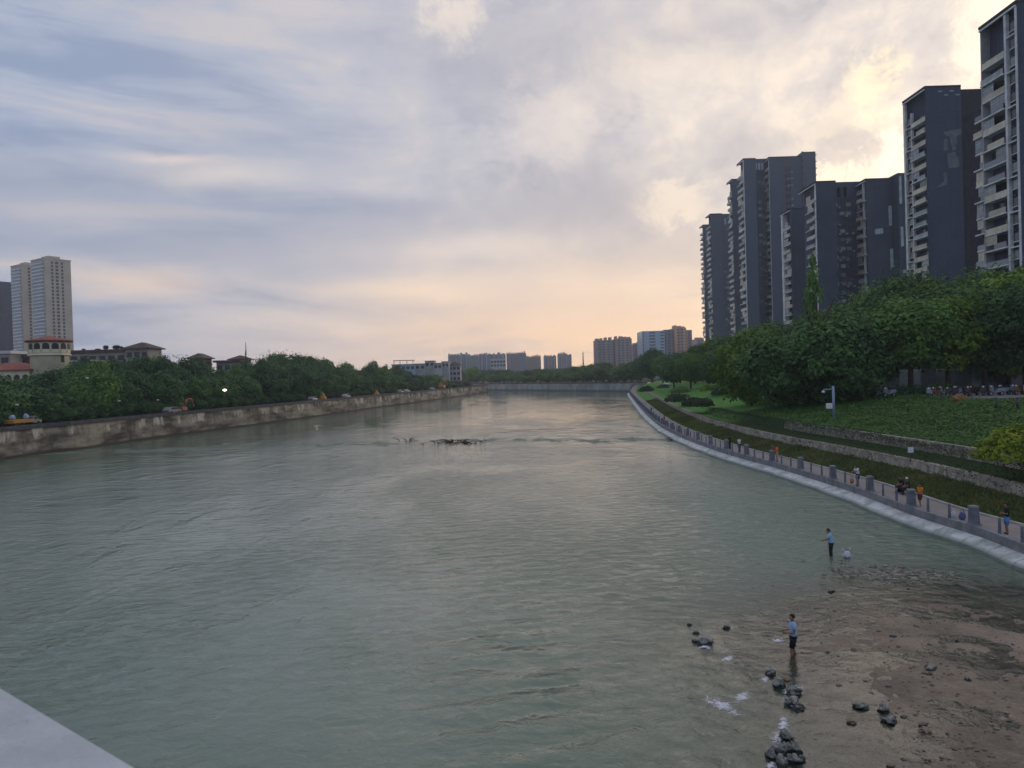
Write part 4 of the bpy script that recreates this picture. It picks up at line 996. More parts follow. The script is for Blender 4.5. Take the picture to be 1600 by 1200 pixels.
MB().lathe([(rad * 1.0, z_e - .3), (rad * 1.16, z_e - .3), (rad * 1.16, z_e - .05), (rad * 1.0, z_e - .05)], 40).build('eaves', roof_b, rt)
hw = .80; hz0, hz1 = z_b0 + .55, z_e - .62
for k in range(14):
    a = -PI / 2 + R(22) + (k - 4) * 2 * PI / 14
    M = Matrix.Translation((math.cos(a) * rad, math.sin(a) * rad, 0)) @ Matrix.Rotation(a - PI / 2, 4, 'Z')
    def arch(w_, z0, z1, n=8): return [(-w_, z0), (w_, z0)] + [(w_ * math.cos(PI * i / n), z1 - w_ + w_ * math.sin(PI * i / n)) for i in range(n + 1)]
    o = MB().prism(arch(hw, hz0, hz1), 'y', -.4, .07).build('arched_window', dark_open, rt); o.matrix_local = M
    f = MB().prism(arch(hw + .16, hz0 - .16, hz1 + .16), 'y', -.4, .03).build('window_frame', cream_w, o)
    f2 = MB().box(-hw, hw, .075, .14, hz0, hz0 + .8).build('balustrade', cream_w, o)
a = -PI / 2 + R(72)
wz = zz_(567) - base_z
o = MB().box(-.45, .45, -.3, .08, wz, wz + 1.9).build('window', dark_open, rt); o.matrix_local = Matrix.Translation((math.cos(a) * rad * .95, math.sin(a) * rad * .95, 0)) @ Matrix.Rotation(a - PI / 2, 4, 'Z')

def house(px0, px1, ytop, ybot, Y, depth, label, m_w, roof_m, roof_h=2.4, over=.8, name='villa', wins=3, arches=False, base=4.6, flat=False, rows=1):
    a, b = PY(px0, ytop, Y), PY(px1, ytop, Y); W = b.x - a.x; H = PY((px0 + px1) / 2, ytop, Y).z - base
    root = empty(name, ((a.x + b.x) / 2, Y, base), label, 'house')
    MB().box(-W / 2, W / 2, 0, depth, 0, H).build('wall', m_w, root)
    if flat: MB().box(-W / 2 - over, W / 2 + over, -over, depth + over, H, H + roof_h).build('roof', roof_m, root)
    else:
        mb = MB(); mb.frust(0, depth / 2, H, H + .25, W / 2 + over, depth / 2 + over, W / 2 + over, depth / 2 + over)
        k = min(W, depth) / 2 * .97
        mb.frust(0, depth / 2, H + .25, H + .25 + roof_h, W / 2 + over, depth / 2 + over, max(.05, W / 2 - k), max(.05, depth / 2 - k)); mb.build('roof', roof_m, root)
    for r_ in range(rows):
        for i in range(wins):
            x = -W / 2 + W * (i + .5) / wins; z0 = H - 2.6 - r_ * 3.1; ww = min(1.0, W / wins * .33)
            if z0 < .2: continue
            if arches:
                pts = [(x - ww, z0 - 1), (x + ww, z0 - 1)] + [(x + ww * math.cos(PI * q / 8), z0 + .9 + ww * math.sin(PI * q / 8)) for q in range(9)]
                o = MB().prism(pts, 'y', -.06, .2).build('arched_opening', dark_open, root)
            else: o = MB().box(x - ww, x + ww, -.06, .15, z0, z0 + 1.6).build('window', win_m, root); MB().box(x - ww - .1, x + ww + .1, -.14, -.062, z0 - .14, z0 - .002).build('sill', m_w, o)
    return root
house(-60, 46, 580, 600, 186, 14, 'cream arcaded house with a red tiled roof beside the round tower', cream_w, terra, 2.0, .7, wins=8, arches=True)
house(-50, 44, 560, 575, 205, 14, 'dark low building behind the red tiled arcade', roof_b, roof_b, .9, .5, wins=4, flat=True, name='pavilion')
aw = house(-20, 16, 553, 556, 200, 6, 'small roof shelter with a pale blue sheet at the left edge', pale_w, mat('pale_sheet', (0.45, 0.52, 0.62), 0.5), .8, .4, wins=2, flat=True, name='roof_shelter')
house(108, 196, 551, 575, 232, 12, 'long flat roofed villa with bushes on its roof terrace', pale_w, roof_b, .9, .6, wins=6, flat=True, rows=2)
house(196, 231, 545, 572, 230, 9, 'villa pavilion with a dark hipped roof beside the long roof terrace', pale_w, roof_b, 1.9, 1.0, wins=3, rows=2)
house(136, 166, 571, 580, 205, 7, 'small yellow house with an orange roof among the left bank trees', mat('yellow_render', (0.52, 0.40, 0.2), 0.85), mat('orange_tile', (0.42, 0.16, 0.07), 0.85, .2, 2), 1.0, .4, wins=2)
house(110, 140, 565, 578, 215, 7, 'low grey shed roof beside the round tower', grey_p, mat('pale_sheet_roof', (0.38, 0.42, 0.47), 0.6), .5, .4, wins=2, flat=True, name='shed')
house(296, 316, 560.5, 580, 255, 8, 'lone brown hipped villa roof rising out of the trees', roof_b, roof_b, 1.7, .9, wins=2)
house(338, 372, 566, 585, 262, 9, 'pale villa with a flat brown roof in the trees', pale_w, roof_b, .7, .9, wins=3, flat=True)
house(360, 382, 562, 575, 268, 7, 'small hipped roof lantern next to a conifer', pale_w, roof_b, 1.4, .9, wins=2)
tree_px(384, 262, 5, 547, 12, 'cone', 'small pointed conifer beside the hipped roof lantern', name='conifer')
for k, (px, yt, ww, kd) in enumerate(((163, 538, 9, 'near_dark'), (180, 538, 13, 'near_dark'), (150, 544, 10, 'near_dark'), (128, 544, 7, 'near_dark'), (188, 540, 6, 'near_dark'))):
    p = PY(px, 550.5, 235); q = PY(px, yt, 235)
    tree(p.x, 236, p.z + .6, q.z - p.z - .6, ww / F * 235, kd, 'dark potted bush standing on the flat villa roof terrace', 'bushes on the villa roof terrace', name='roof_bush', trunk_h=.12)

# white row houses beyond the left wall
wh = mat('white_house', (0.38, 0.40, 0.43), 0.8, 0.15, 0.3)
bl_pan = mat('pale_blue_panel', (0.30, 0.39, 0.50), 0.6)
def row_house(px0, px1, yt, Y, label, m, seed):
    rng = random.Random(seed); r_ = house(px0, px1, yt, 590, Y, 11, label, m, grey_p, .4, .3, wins=max(2, int((px1 - px0) / 7)), flat=True, rows=1, name='row_house'); return r_
row_house(612, 648, 570, 430, 'pale blue white house with a dark roof frame above the left bank trees', bl_pan, 1)
p = PY(630, 570, 432); q = PY(630, 564, 432)
pg = empty('roof_pergola', (p.x, 433, p.z + .5), 'dark roof pergola on the pale blue house', 'pergola')
mb = MB(); mb.box(-6, 6, 0, 5, 1.9, 2.2)
mb.build('canopy', roof_b, pg)
for x in (-5.5, -2, 2, 5.5): MB().box(x - .15, x + .15, .2, .5, 0, 1.9).build('post', roof_b, pg)
row_house(648, 664, 569, 436, 'grey white row house left of the taller dormered one', wh, 2)
row_house(664, 678, 564.5, 440, 'taller white row house with a dark roof slab', wh, 3)
row_house(678, 690, 568, 438, 'white row house between the dormered ones', wh, 4)
row_house(690, 701, 565.5, 444, 'narrow white row house right of the dormered ones', wh, 5)
h_ = house(701, 719, 571, 598, 455, 10, 'white house with a small hipped turret at the end of the left row', wh, roof_b, 2.2, .5, wins=3, rows=4, name='row_house')
house(766, 790, 562, 575, 640, 14, 'low white block in front of the hazy far apartments', mat('bright_white', (.42, .46, .5), .8), mat('white_roof', (.5, .52, .55), .8), .8, .3, wins=5, flat=True, rows=2, name='low_block')

# ------------------------------------------------------------------ hazy towers far away
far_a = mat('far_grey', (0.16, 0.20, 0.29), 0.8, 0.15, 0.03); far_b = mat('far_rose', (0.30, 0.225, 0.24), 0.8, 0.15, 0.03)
far_bl = mat('far_blue_glass', (0.27, 0.39, 0.53), 0.3, 0.1, 0.05); far_o = mat('far_warm_lit', (0.46, 0.29, 0.20), 0.8, 0.15, 0.05)  # far_o holds warm evening light in its wall colour
def far_tower(px0, px1, yt, Y, label, m, m2=None, depth=22, bays=4, crown=True, split=None, name='apartment_block'):
    a, b = PY(px0, yt, Y), PY(px1, yt, Y); W = b.x - a.x; H = PY((px0 + px1) / 2, yt, Y).z - 4
    root = empty(name, ((a.x + b.x) / 2, Y, 4), label, 'apartment block')
    MB().box(-W / 2, W / 2, 0, depth, 0, H).build('wall', m, root)
    rr = random.Random(int(px0))
    for k in range(bays):
        x0 = -W / 2 + W * k / bays; bw = W / bays
        MB().box(x0 + bw * .15, x0 + bw * .62, -1.2, -.01, 0, H - rr.uniform(0, 1.5)).build('bay', (m2 or m) if k % 2 else m, root)
        if crown: MB().box(x0 + bw * .1, x0 + bw * rr.uniform(.55, .9), 1, depth * .5, H, H + rr.uniform(1.2, 3.4)).build('roof_house', m, root)
    fh = 3.1; n = min(30, int(H / fh))
    for k in range(n):
        z = H - 2.6 - k * fh
        if z < 14: break
        MB().box(-W / 2 + .6, W / 2 - .6, -.08, -.02, z, z + 1.3).build('window_band', win_m, root)
    return root
specs = [(700, 714, 555, 1150, 'hazy apartment block at the left end of the far row', far_a, None), (714, 731, 554, 1170, 'hazy apartment block second in the far row', far_a, far_bl), (731, 748, 556, 1160, 'hazy apartment block third in the far row', far_a, None), (748, 762, 554, 1180, 'hazy apartment block behind the low white block', far_a, far_bl),
         (762, 790, 553.5, 1200, 'wide hazy apartment block right behind the low white block', far_a, far_b), (791, 807, 552.5, 1150, 'hazy apartment block right of the wide far one', far_a, far_b), (807, 822, 551.5, 1140, 'highest hazy apartment block of the far left row', far_a, far_a), (822, 833, 558, 1180, 'rose hazy apartment block lower at the right of the far row', far_b, None), (833, 845, 557, 1190, 'rose hazy apartment block ending the far row', far_b, None),
         (850, 869, 556.5, 1250, 'small hazy apartment block alone above the river bend', far_a, far_b), (872, 887, 553.5, 1220, 'taller of two small hazy blocks above the river bend', far_a, far_b), (887, 893, 556, 1230, 'slim hazy block attached right of the small pair', far_a, None),
         (930, 958, 531.5, 900, 'rose grey tower, left one of the far pair', far_b, far_a), (960.5, 987, 529, 900, 'rose grey tower, right one of the far pair', far_b, far_a), (990, 1003, 538, 920, 'lower tower right of the far pair', far_b, far_a),
         (1088, 1100, 529.5, 900, 'small hazy tower at the foot of the dark towers', far_b, far_a)]
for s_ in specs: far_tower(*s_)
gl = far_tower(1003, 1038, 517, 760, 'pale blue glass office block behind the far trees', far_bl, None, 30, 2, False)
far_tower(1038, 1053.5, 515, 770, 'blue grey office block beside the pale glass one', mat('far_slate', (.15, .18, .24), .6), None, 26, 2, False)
far_tower(1053.5, 1072, 512, 765, 'warm lit tower with a raised roof beside the blue office block', far_o, far_b, 26, 3, True)
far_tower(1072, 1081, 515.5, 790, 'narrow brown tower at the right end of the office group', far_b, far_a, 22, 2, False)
# ------------------------------------------------------------------ bridge under the photographer
par_m = mat('parapet_concrete', (0.50, 0.525, 0.56), 0.85, 0.16, 5.0, bump=0.006, bscale=60,
            build=lambda t, geo, c: t.mix(t.sstep(t.noise(geo, 22.0, 5, 0.7), 0.60, 0.72, 0, 0.6), t.mix(t.sstep(t.noise(geo, 140.0, 3, 0.6), 0.62, 0.72, 0, 0.5), c, (0.25, 0.27, 0.30)), (0.27, 0.30, 0.33)))
A = G(0, 1071, EYE - .4); B = G(219, 1200, EYE - .4)
bdir = Vector((A.x - B.x, A.y - B.y)).normalized(); bn = Vector((-bdir.y, bdir.x)); bn = bn if bn.y > 0 else -bn
dist_ = B.x * bn.x + B.y * bn.y
rzb = math.atan2(bdir.y, bdir.x)
bo = bn * dist_
br = empty('bridge', (bo.x, bo.y, 8.4), 'pale concrete bridge parapet in the lower left corner of the photo', 'bridge', None, rzb)
sgn = 1 if (Matrix.Rotation(rzb, 2) @ Vector((0, 1))).dot(bn) > 0 else -1
y0, y1 = sorted((0, -sgn * .36)); MB().box(-60, 110, y0, y1, .3, EYE - .4 - 8.4).build('parapet', par_m, br, 0.004)
y0, y1 = sorted((sgn * .1, -sgn * 14)); MB().box(-60, 110, y0, y1, -.9, .3).build('deck', conc, br)

# ------------------------------------------------------------------ rocks, foam, driftwood
def rock_col(t, geo, c):
    nz = t.node('ShaderNodeNewGeometry'); s = t.node('ShaderNodeSeparateXYZ'); t.put(s.inputs[0], geo)
    n = t.noise(geo, 4.0, 5, 0.65)
    a = t.mix(t.sstep(n, 0.35, 0.65), (0.11, 0.125, 0.12), (0.28, 0.30, 0.28))
    return t.mix(t.sstep(s.outputs[2], 0.13, 0.05), a, (0.025, 0.028, 0.027))
rock_m = mat('river_rock', (0.2, 0.21, 0.2), 0.6, build=rock_col, bump=0.03, bscale=7, spec=0.4)
pale_rock = mat('tan_rock', (0.26, 0.21, 0.15), 0.7, 0.3, 3, bump=0.03, bscale=7)
def rock(px, py, wpx, hpx, label, seed, m=None, group=None, flat=1.0):
    p = G(px, py, 0.0); k = p.y / F; w_, h_ = wpx * k, hpx * k
    o = MB().ball((0, 0, 0), 1, 3, (w_ / 2, w_ / 2 * flat, h_ * .8), .75, seed, 1.7).build('rock', m or rock_m)
    o.location = (p.x, p.y, h_ * .10); o.rotation_euler = (0, 0, seed); return tag(o, label, 'rock', group)
for i, (px, py, w_, h_, lb_) in enumerate((
        (1101, 1005, 26, 9, 'flat pale topped rock in the shallows left of the wading man in shorts'), (1085, 1003, 9, 5, 'small dark rock touching the flat pale topped rock'), (1135, 982, 9, 5, 'small dark rock in the ripples behind the flat pale topped one'), (1077, 977, 8, 4, 'small dark rock farthest out in the current'), (1088, 990, 10, 4, 'low dark rock between the two outer small ones'),
        (1204, 1053, 18, 9, 'dark jagged rock just in front of the wading man in shorts'), (1218, 1073, 17, 12, 'rounded black rock beside the white water'), (1240, 1083, 26, 10, 'rock with white water breaking over it'), (1238, 1100, 26, 10, 'dark rock below the breaking white water'), (1248, 1108, 18, 6, 'flat tan rock at the edge of the gravel bar'),
        (1228, 1152, 22, 13, 'topmost pale rock of the cluster at the lower edge'), (1216, 1176, 26, 16, 'dark left rock of the cluster at the lower edge'), (1231, 1172, 18, 14, 'pale middle rock of the cluster at the lower edge'), (1244, 1174, 15, 14, 'pale right rock of the cluster at the lower edge'), (1222, 1196, 20, 16, 'pale front rock of the cluster at the lower edge'), (1206, 1184, 18, 12, 'black low rock at the left of the lower cluster'), (1240, 1190, 24, 12, 'dark wet rock in the gap of the lower cluster'), (1254, 1188, 10, 8, 'small dark rock at the right of the lower cluster'),
        (1382, 1112, 15, 15, 'upright pale rock alone on the gravel bar'), (1390, 1128, 22, 10, 'dark rock at the foot of the upright pale rock'), (1343, 1105, 22, 8, 'low dark brown rock on the gravel bar'), (1453, 1045, 20, 7, 'dark flat rock in the middle of the gravel bar'), (1512, 1064, 10, 7, 'small pale rock far out on the gravel bar'), (1298, 925, 10, 4, 'small dark rock near the upper edge of the gravel bar'), (1396, 996, 10, 5, 'small brown rock behind the flat one on the bar'), (1495, 1003, 6, 4, 'tiny dark rock high on the gravel bar'))):
    rock(px, py, w_, h_, lb_, i * 1.37 + .5, None, None, .8)
for i, (px, py, w_, h_, lb_) in enumerate(((1329, 1128, 16, 6, 'yellowish flat stone on the gravel bar'), (1446, 1142, 18, 6, 'yellowish flat stone by the dark crack of the bar'), (1230, 1062, 10, 5, 'tan stone behind the black rounded rock'))):
    rock(px, py, w_, h_, lb_, 40 + i, pale_rock, None, .8)
# cobbles breaking the surface at the head of the bar
prng = random.Random(9); cob_m = mat('cobble', (.10, .095, .08), .6, .6, 3.0, var2=(.30, .28, .24), spec=.4)
mb = MB()
for k in range(420):
    px = 1395 + prng.gauss(0, 42); py = 899 + prng.gauss(0, 6.5) + (px - 1395) * .03; p = G(px, py, 0); r_ = prng.uniform(.04, .13)
    mb.ball((p.x, p.y, r_ * -.05), r_, 1, (prng.uniform(.8, 1.5), prng.uniform(.7, 1.1), .6), .5, k * .7)
tag(mb.build('cobbles', cob_m), 'patch of cobbles breaking the surface at the head of the gravel bar', None, None, 'stuff')
mb = MB()
for k in range(1000):
    px = prng.uniform(1110, 1640); py = prng.uniform(945, 1230); p = G(px, py, 0)
    if float(bar_dist(p.x, p.y)) < .3: continue
    z = float(bed_z(p.x, p.y)); r_ = prng.uniform(.02, .05) * (1 if prng.random() < .85 else 2.2)
    mb.ball((p.x, p.y, z + r_ * .2), r_, 1, (prng.uniform(.8, 1.5), prng.uniform(.7, 1.1), .6), .5, k * .7)
tag(mb.build('pebbles', mat('pebble', (.13, .12, .10), .7, .5, 2.0, var2=(.26, .22, .17))), 'scattered stones lying on the shallow gravel bar', None, None, 'stuff')
foam_m = bpy.data.materials.new('foam'); foam_m.use_nodes = True; t = NT(foam_m.node_tree)
geo = t.node('ShaderNodeNewGeometry').outputs['Position']
ed = t.node('ShaderNodeAttribute', attribute_name='edge').outputs['Fac']
lace = t.m('ADD', t.noise(geo, 4.5, 9, 0.78, 1.0), t.m('MULTIPLY', t.m('SUBTRACT', ed, 0.55), 0.34))
pb = foam_m.node_tree.nodes['Principled BSDF']; pb.inputs['Base Color'].default_value = (0.74, 0.77, 0.86, 1); pb.inputs['Roughness'].default_value = 0.8
t.put(pb.inputs['Alpha'], t.sstep(lace, 0.44, 0.64, 0.0, 0.8))
V = []; Fq = []; ev = []
for cx, cy, su, sv, tilt in ((1130, 1104, 36, 13, .40), (1160, 1090, 19, 12, -.2), (1240, 1079, 24, 11, -.2), (1233, 1098, 20, 9, .2), (1224, 1133, 13, 20, .2), (1196, 1062, 10, 7, 0), (1137, 1030, 14, 5, -.2), (1215, 1001, 14, 5, 0), (1212, 1154, 12, 13, 0), (1100, 1012, 18, 5, .1), (1205, 1195, 12, 10, 0)):
    o0 = len(V); na, nr = 28, 7
    for r_ in range(nr + 1):
        for k in range(na):
            u = su * 1.25 * r_ / nr * math.cos(2 * PI * k / na); v = sv * 1.25 * r_ / nr * math.sin(2 * PI * k / na) + u * tilt; p = G(cx + u, cy + v, 0)
            V.append((p.x, p.y, .012 + .05 * (1 - r_ / nr) * abs(mnoise.noise(Vector((p.x * 2.5, p.y * 2.5, 1)))))); ev.append(1 - r_ / nr)
    Fq += [(o0 + r_ * na + k, o0 + r_ * na + (k + 1) % na, o0 + (r_ + 1) * na + (k + 1) % na, o0 + (r_ + 1) * na + k) for r_ in range(nr) for k in range(na)]
me = mesh_np('foam', V, Fq, smooth=True); at_ = me.attributes.new('edge', 'FLOAT', 'POINT'); at_.data.foreach_set('value', np.array(ev, dtype=np.float32))
tag(link('foam', me, foam_m), 'white water breaking over the rocks beside the gravel bar', None, None, 'stuff')
# weir: low lumpy ridge of broken water and drift
drift_m = mat('driftwood', (0.045, 0.04, 0.032), 0.9, 0.3, 4)
def drift(px0, px1, py, n, label, seed, h_=.5):
    rng = random.Random(seed); p0 = G((px0 + px1) / 2, py, 0); mb = MB()
    for k in range(n):
        a = G(rng.gauss((px0 + px1) / 2, (px1 - px0) * .28), py + rng.gauss(0, 1.3), 0); an = rng.uniform(-.5, .5) + (PI if rng.random() < .5 else 0); L = rng.uniform(.3, 1.3)
        s_ = Vector((a.x - p0.x, a.y - p0.y, rng.uniform(-.05, .15))); e = s_ + Vector((math.cos(an) * L, math.sin(an) * L * .6, rng.uniform(-.1, h_ * 1.3)))
        mb.tube([s_, (s_ + e) / 2 + Vector((0, 0, .08)), e], [rng.uniform(.04, .11), .05, .02], 5)
    o = mb.build('driftwood', drift_m); o.location = (p0.x, p0.y, 0); return tag(o, label, 'driftwood')
drift(665, 748, 692, 55, 'dark tangle of driftwood caught on the weir in mid river', 1)
drift(632, 646, 689.5, 6, 'short dark branch caught on the weir left of the driftwood tangle', 2)
drift(1040, 1062, 688, 7, 'few dark sticks caught at the right bank end of the weir', 3, .2)

# ------------------------------------------------------------------ lamps, poles
metal_b = mat('pole_blue_grey', (0.23, 0.31, 0.42), 0.5, metal=0.2); metal_d = mat('pole_dark', (0.06, 0.065, 0.07), 0.6); white_p = mat('white_paint', (0.62, 0.66, 0.72), 0.5)
p = PY(1303, 652, 90); q = PY(1302, 603, 90); H = q.z - p.z
cp = empty('camera_pole', (p.x, 90, p.z - .3), 'pale blue grey pole with side arm and box before the dark tree', 'pole')
MB().tube([(0, 0, 0), (0, 0, H + .3)], [.17, .14], 10).build('pole', metal_b, cp)
MB().box(-1.15, -.05, -.06, .06, H - .15, H - .02).build('arm', metal_b, cp)
h_ = MB().ball((-1.2, 0, H - .38), .2, 2, (1, 1, .8)).build('camera_dome', white_p, cp); MB().box(-1.26, -1.14, -.05, .05, H - .28, H - .16).build('bracket', metal_b, h_)
MB().box(-.85, -.22, -.22, .2, 1.35, 2.0).build('control_box', white_p, cp, .03)
p = PY(1036, 603, 318); q = PY(1033, 560, 318)
po = empty('mast', (p.x, 318, p.z - .5), 'tall slim blue grey mast at the back of the lawn', 'mast')
MB().tube([(0, 0, 0), (0, 0, (q.z - p.z) + .5)], [.42, .3], 8).build('pole', metal_b, po); MB().tube([(0, 0, 0), (0, 0, .5)], .7, 8).build('base', metal_b, po)
MB().box(-.4, .4, -.4, .4, q.z - p.z - 1.2, q.z - p.z - .3).build('head', metal_d, po)
p = PY(912, 590, 580); q = PY(911, 549, 580)
po = empty('mast', (p.x, 580, 4.6), 'thin pale lattice topped mast behind the far river bend', 'mast')
zt = q.z - 4.6; MB().tube([(0, 0, 0), (0, 0, zt * .55)], [.75, .6], 8).build('pole', white_p, po)
mb = MB(); mb.tube([(0, 0, zt * .55), (0, 0, zt)], [.45, .2], 6)
for k in range(5): mb.box(-.9, .9, -.25, .25, zt * (.6 + k * .08), zt * (.6 + k * .08) + .35)
mb.build('lattice_top', metal_d, po)
hut = house(1037, 1047, 601, 604, 312, 3, 'small pale blue hut at the foot of the tall mast', bl_pan, white_p, .6, .2, wins=1, base=PY(1040, 606, 312).z, name='hut')
lit = mat('lamp_lit', (1, .9, .7), 0.4, emit=((1.0, .82, .55), 5.0)); unlit = mat('lamp_glass', (.55, .55, .5), .4)
def lamp(px, py, label, on=False, off=2.6):
    p = left_at(px, off); q = PY(px, py, p.y); H = q.z - WL
    r_ = empty('street_lamp', (p.x, p.y, WL), label, 'street lamp', None if on else None)
    MB().tube([(0, 0, 0), (0, 0, H)], [.07, .045], 6).build('pole', metal_d, r_); MB().ball((0, 0, H + .15), .34 if on else .24, 2, (1.3, 1, .7)).build('lamp_head', lit if on else unlit, r_)
    MB().box(-.15, .15, -.15, .15, 0, .3).build('base', metal_d, r_)
lamp(350, 610.5, 'lit street lamp glowing warm white above the left river wall', True)
lamp(179, 628, 'unlit pale street lamp above the left wall below the villa pavilion'); lamp(253, 626, 'unlit pale street lamp just left of the orange excavator'); lamp(32, 634, 'unlit pale street lamp above the yellow vehicle'); lamp(138, 592, 'unlit high street lamp among the trees right of the round tower', off=6)

# ------------------------------------------------------------------ vehicles on the left bank
yel = mat('machine_yellow', (0.42, 0.20, 0.03), 0.5, 0.15, 2); orange = mat('machine_orange', (0.45, 0.14, 0.05), 0.55, 0.2, 2); rubber = mat('rubber', (0.02, 0.02, 0.02), 0.8); blue_p = mat('pale_blue', (0.26, 0.36, 0.5), 0.5); blue_d = mat('blue_paint', (0.10, 0.20, 0.55), 0.5); silver = mat('silver_paint', (0.24, 0.25, 0.27), 0.35, metal=.3)
def face_river(p, off): return math.atan2(-p[1].x, p[1].y)
def near_left(px, off):
    p = left_at(px, off); i = min(range(len(LB)), key=lambda k: (LB[k] + LN[k] * off - p).length); d = (LB[min(i + 1, len(LB) - 1)] - LB[i - 1]).normalized(); return p, math.atan2(d.y, d.x)
p, rz = near_left(37, 1.9)
tk = empty('flatbed_truck', (p.x, p.y, WL), 'low yellow flatbed truck with pale blue loads above the left river wall', 'truck', None, rz)
MB().box(-2.6, 1.5, -.95, .95, .72, 1.28).build('flatbed', yel, tk, .04)
cb = MB().prism([(1.55, .55), (3.3, .55), (3.3, 1.05), (2.6, 1.15), (2.15, 1.7), (1.55, 1.7)], 'y', -.9, .9).build('cab', silver, tk, .05); MB().prism([(1.7, 1.2), (2.35, 1.2), (2.05, 1.62), (1.7, 1.62)], 'y', -.915, .915).build('window', glass_d, cb)
for x in (-1.9, -.9, 2.5):
    for y in (-.85, .85):
        w_ = MB().tube([(x, y - .12, .42), (x, y + .12, .42)], .42, 14).build('wheel', rubber, tk)
for x, lb_ in ((-1.75, 'pale blue rounded load on the back of the yellow truck'), (1.0, 'pale blue upright load at the front of the yellow truck')):
    o = MB().ball((0, 0, .44), .46, 2, (.95, .9, 1.0), .35, x).build('load', blue_p); o.location = (p.x + math.cos(rz) * x, p.y + math.sin(rz) * x, WL + 1.2); tag(o, lb_, 'load')
def excavator(px, off, sc, label, m, rz_add=0.0, reach=1.0):
    p, rz = near_left(px, off); r_ = empty('excavator', (p.x, p.y, WL), label, 'excavator', None, rz + rz_add, sc)
    for y in (-.95, .95): MB().prism([(-1.6, .1), (-1.3, 0), (1.3, 0), (1.6, .1), (1.7, .4), (1.5, .7), (-1.5, .7), (-1.7, .4)], 'y', y - .25, y + .25).build('track', rubber, r_)
    MB().box(-1.5, .9, -1.1, 1.1, .8, 1.7).build('body', m, r_, .05)
    c_ = MB().prism([(-.1, 1.7), (1.0, 1.7), (1.15, 2.2), (.75, 2.9), (-.1, 2.9)], 'y', .15, 1.05).build('cab', m, r_, .04); MB().box(.1, .7, .13, 1.07, 2.1, 2.7).build('window', glass_d, c_)
    MB().tube([(.8, -.4, 1.5), (1.3, -.4, 3.2), (1.6, -.4, 3.9)], .26, 6).build('boom', m, r_); MB().tube([(1.6, -.4, 3.9), (3.2, -.4, 4.1), (4.2, -.4, 3.9)], .22, 6).build('upper_boom', m, r_)
    MB().tube([(4.2, -.4, 3.9), (4.6, -.4, 2.3)], [.2, .15], 6).build('stick', m, r_); MB().prism([(4.2, 2.3), (4.9, 2.2), (4.7, 1.4), (4.1, 1.5)], 'y', -.75, -.05).build('bucket', metal_d, r_); return r_
excavator(284, 2.4, .72, 'orange red excavator with its arm bent down above the left river wall', orange)
excavator(690, 2.5, 1.3, 'small orange excavator with raised dark arm near the far end of the left wall', yel)
p, rz = near_left(277, 2.2); o = MB().lathe([(.05, 0), (.55, .15), (.62, .7), (.5, 1.15), (.25, 1.3), (.05, 1.32)], 14).build('water_barrel', blue_d); o.location = (p.x, p.y, WL); tag(o, 'round blue barrel beside the orange red excavator', 'barrel')
def car(px, off, m, label, sc=1.0):
    p, rz = near_left(px, off); r_ = empty('parked_car', (p.x, p.y, WL), label, 'car', None, rz, sc)
    MB().prism([(-2.1, .35), (2.1, .35), (2.15, .75), (1.3, .9), (.7, 1.42), (-1.1, 1.45), (-1.9, .95), (-2.15, .85)], 'y', -.85, .85).build('body', m, r_, .06)
    MB().prism([(.6, .95), (1.15, .92), (.62, 1.34), (-1.0, 1.37), (-1.6, .97)], 'y', -.865, .865).build('window', glass_d, r_)
    for x in (-1.35, 1.35):
        for y in (-.78, .78): MB().tube([(x, y - .1, .32), (x, y + .1, .32)], .32, 12).build('wheel', rubber, r_)
    return r_
car(268, 2.2, silver, 'pale grey car parked left of the round blue barrel'); car(486, 2.2, silver, 'pale car parked just left of the orange covered pile on the left bank'); car(538, 2.2, mat('white_car', (.38, .38, .4), .4), 'white car parked above the left wall right of the orange pile')
car(635, 2.3, MATS['white_car'], 'white car parked above the left wall just before the far excavator'); car(628, 2.3, silver, 'silver car parked close behind a white one on the left bank'); car(676, 2.3, silver, 'small silver car parked right by the far excavator')
def tarp(px, h_, w_, m, label, seed):
    p, rz = near_left(px, 2.4); o = MB().lathe([(w_ / 2, 0), (w_ * .46, h_ * .35), (w_ * .3, h_ * .62), (w_ * .24, h_ * .66), (w_ * .22, h_ * .95), (w_ * .08, h_)], 10, smooth=False).build('covered_pile', m); o.location = (p.x, p.y, WL); return tag(o, label, 'covered pile')
tarp(506, 2.3, 2.6, yel, 'orange covered pile with a peaked top above the left wall', 1); tarp(590, 1.9, 2.4, yel, 'small yellow covered pile farther along the left wall', 2)

# ------------------------------------------------------------------ scooters, boulder, building under the trees on the right
def make_scooter(m):
    r_ = empty('parked_scooter', (0, 0, 0), 'x', 'scooter', 'scooters parked in a row under the right bank trees')
    for x in (-.62, .62):
        w_ = MB().tube([(x, -.06, .24), (x, .06, .24)], .24, 14).build('wheel', rubber, r_); MB().tube([(x, -.07, .24), (x, .07, .24)], .13, 10).build('rim', silver, w_)
    MB().prism([(-.85, .45), (-.2, .35), (-.1, .3), (.35, .3), (.35, .38), (.0, .42), (-.05, .72), (-.75, .78), (-.95, .62)], 'y', -.17, .17).build('body', m, r_, .03)
    MB().prism([(.35, .3), (.62, .42), (.52, 1.0), (.44, 1.02), (.42, .45), (.3, .38)], 'y', -.2, .2).build('front_shield', m, r_, .03)
    MB().prism([(-.85, .78), (-.1, .73), (-.05, .80), (-.45, .86), (-.85, .92)], 'y', -.16, .16).build('seat', rubber, r_, .02)
    MB().tube([(.48, -.36, 1.06), (.44, 0, 1.02), (.48, .36, 1.06)], .025, 6).build('handlebar', rubber, r_); MB().ball((.54, 0, .92), .09, 2).build('headlight', unlit, r_)
    return r_
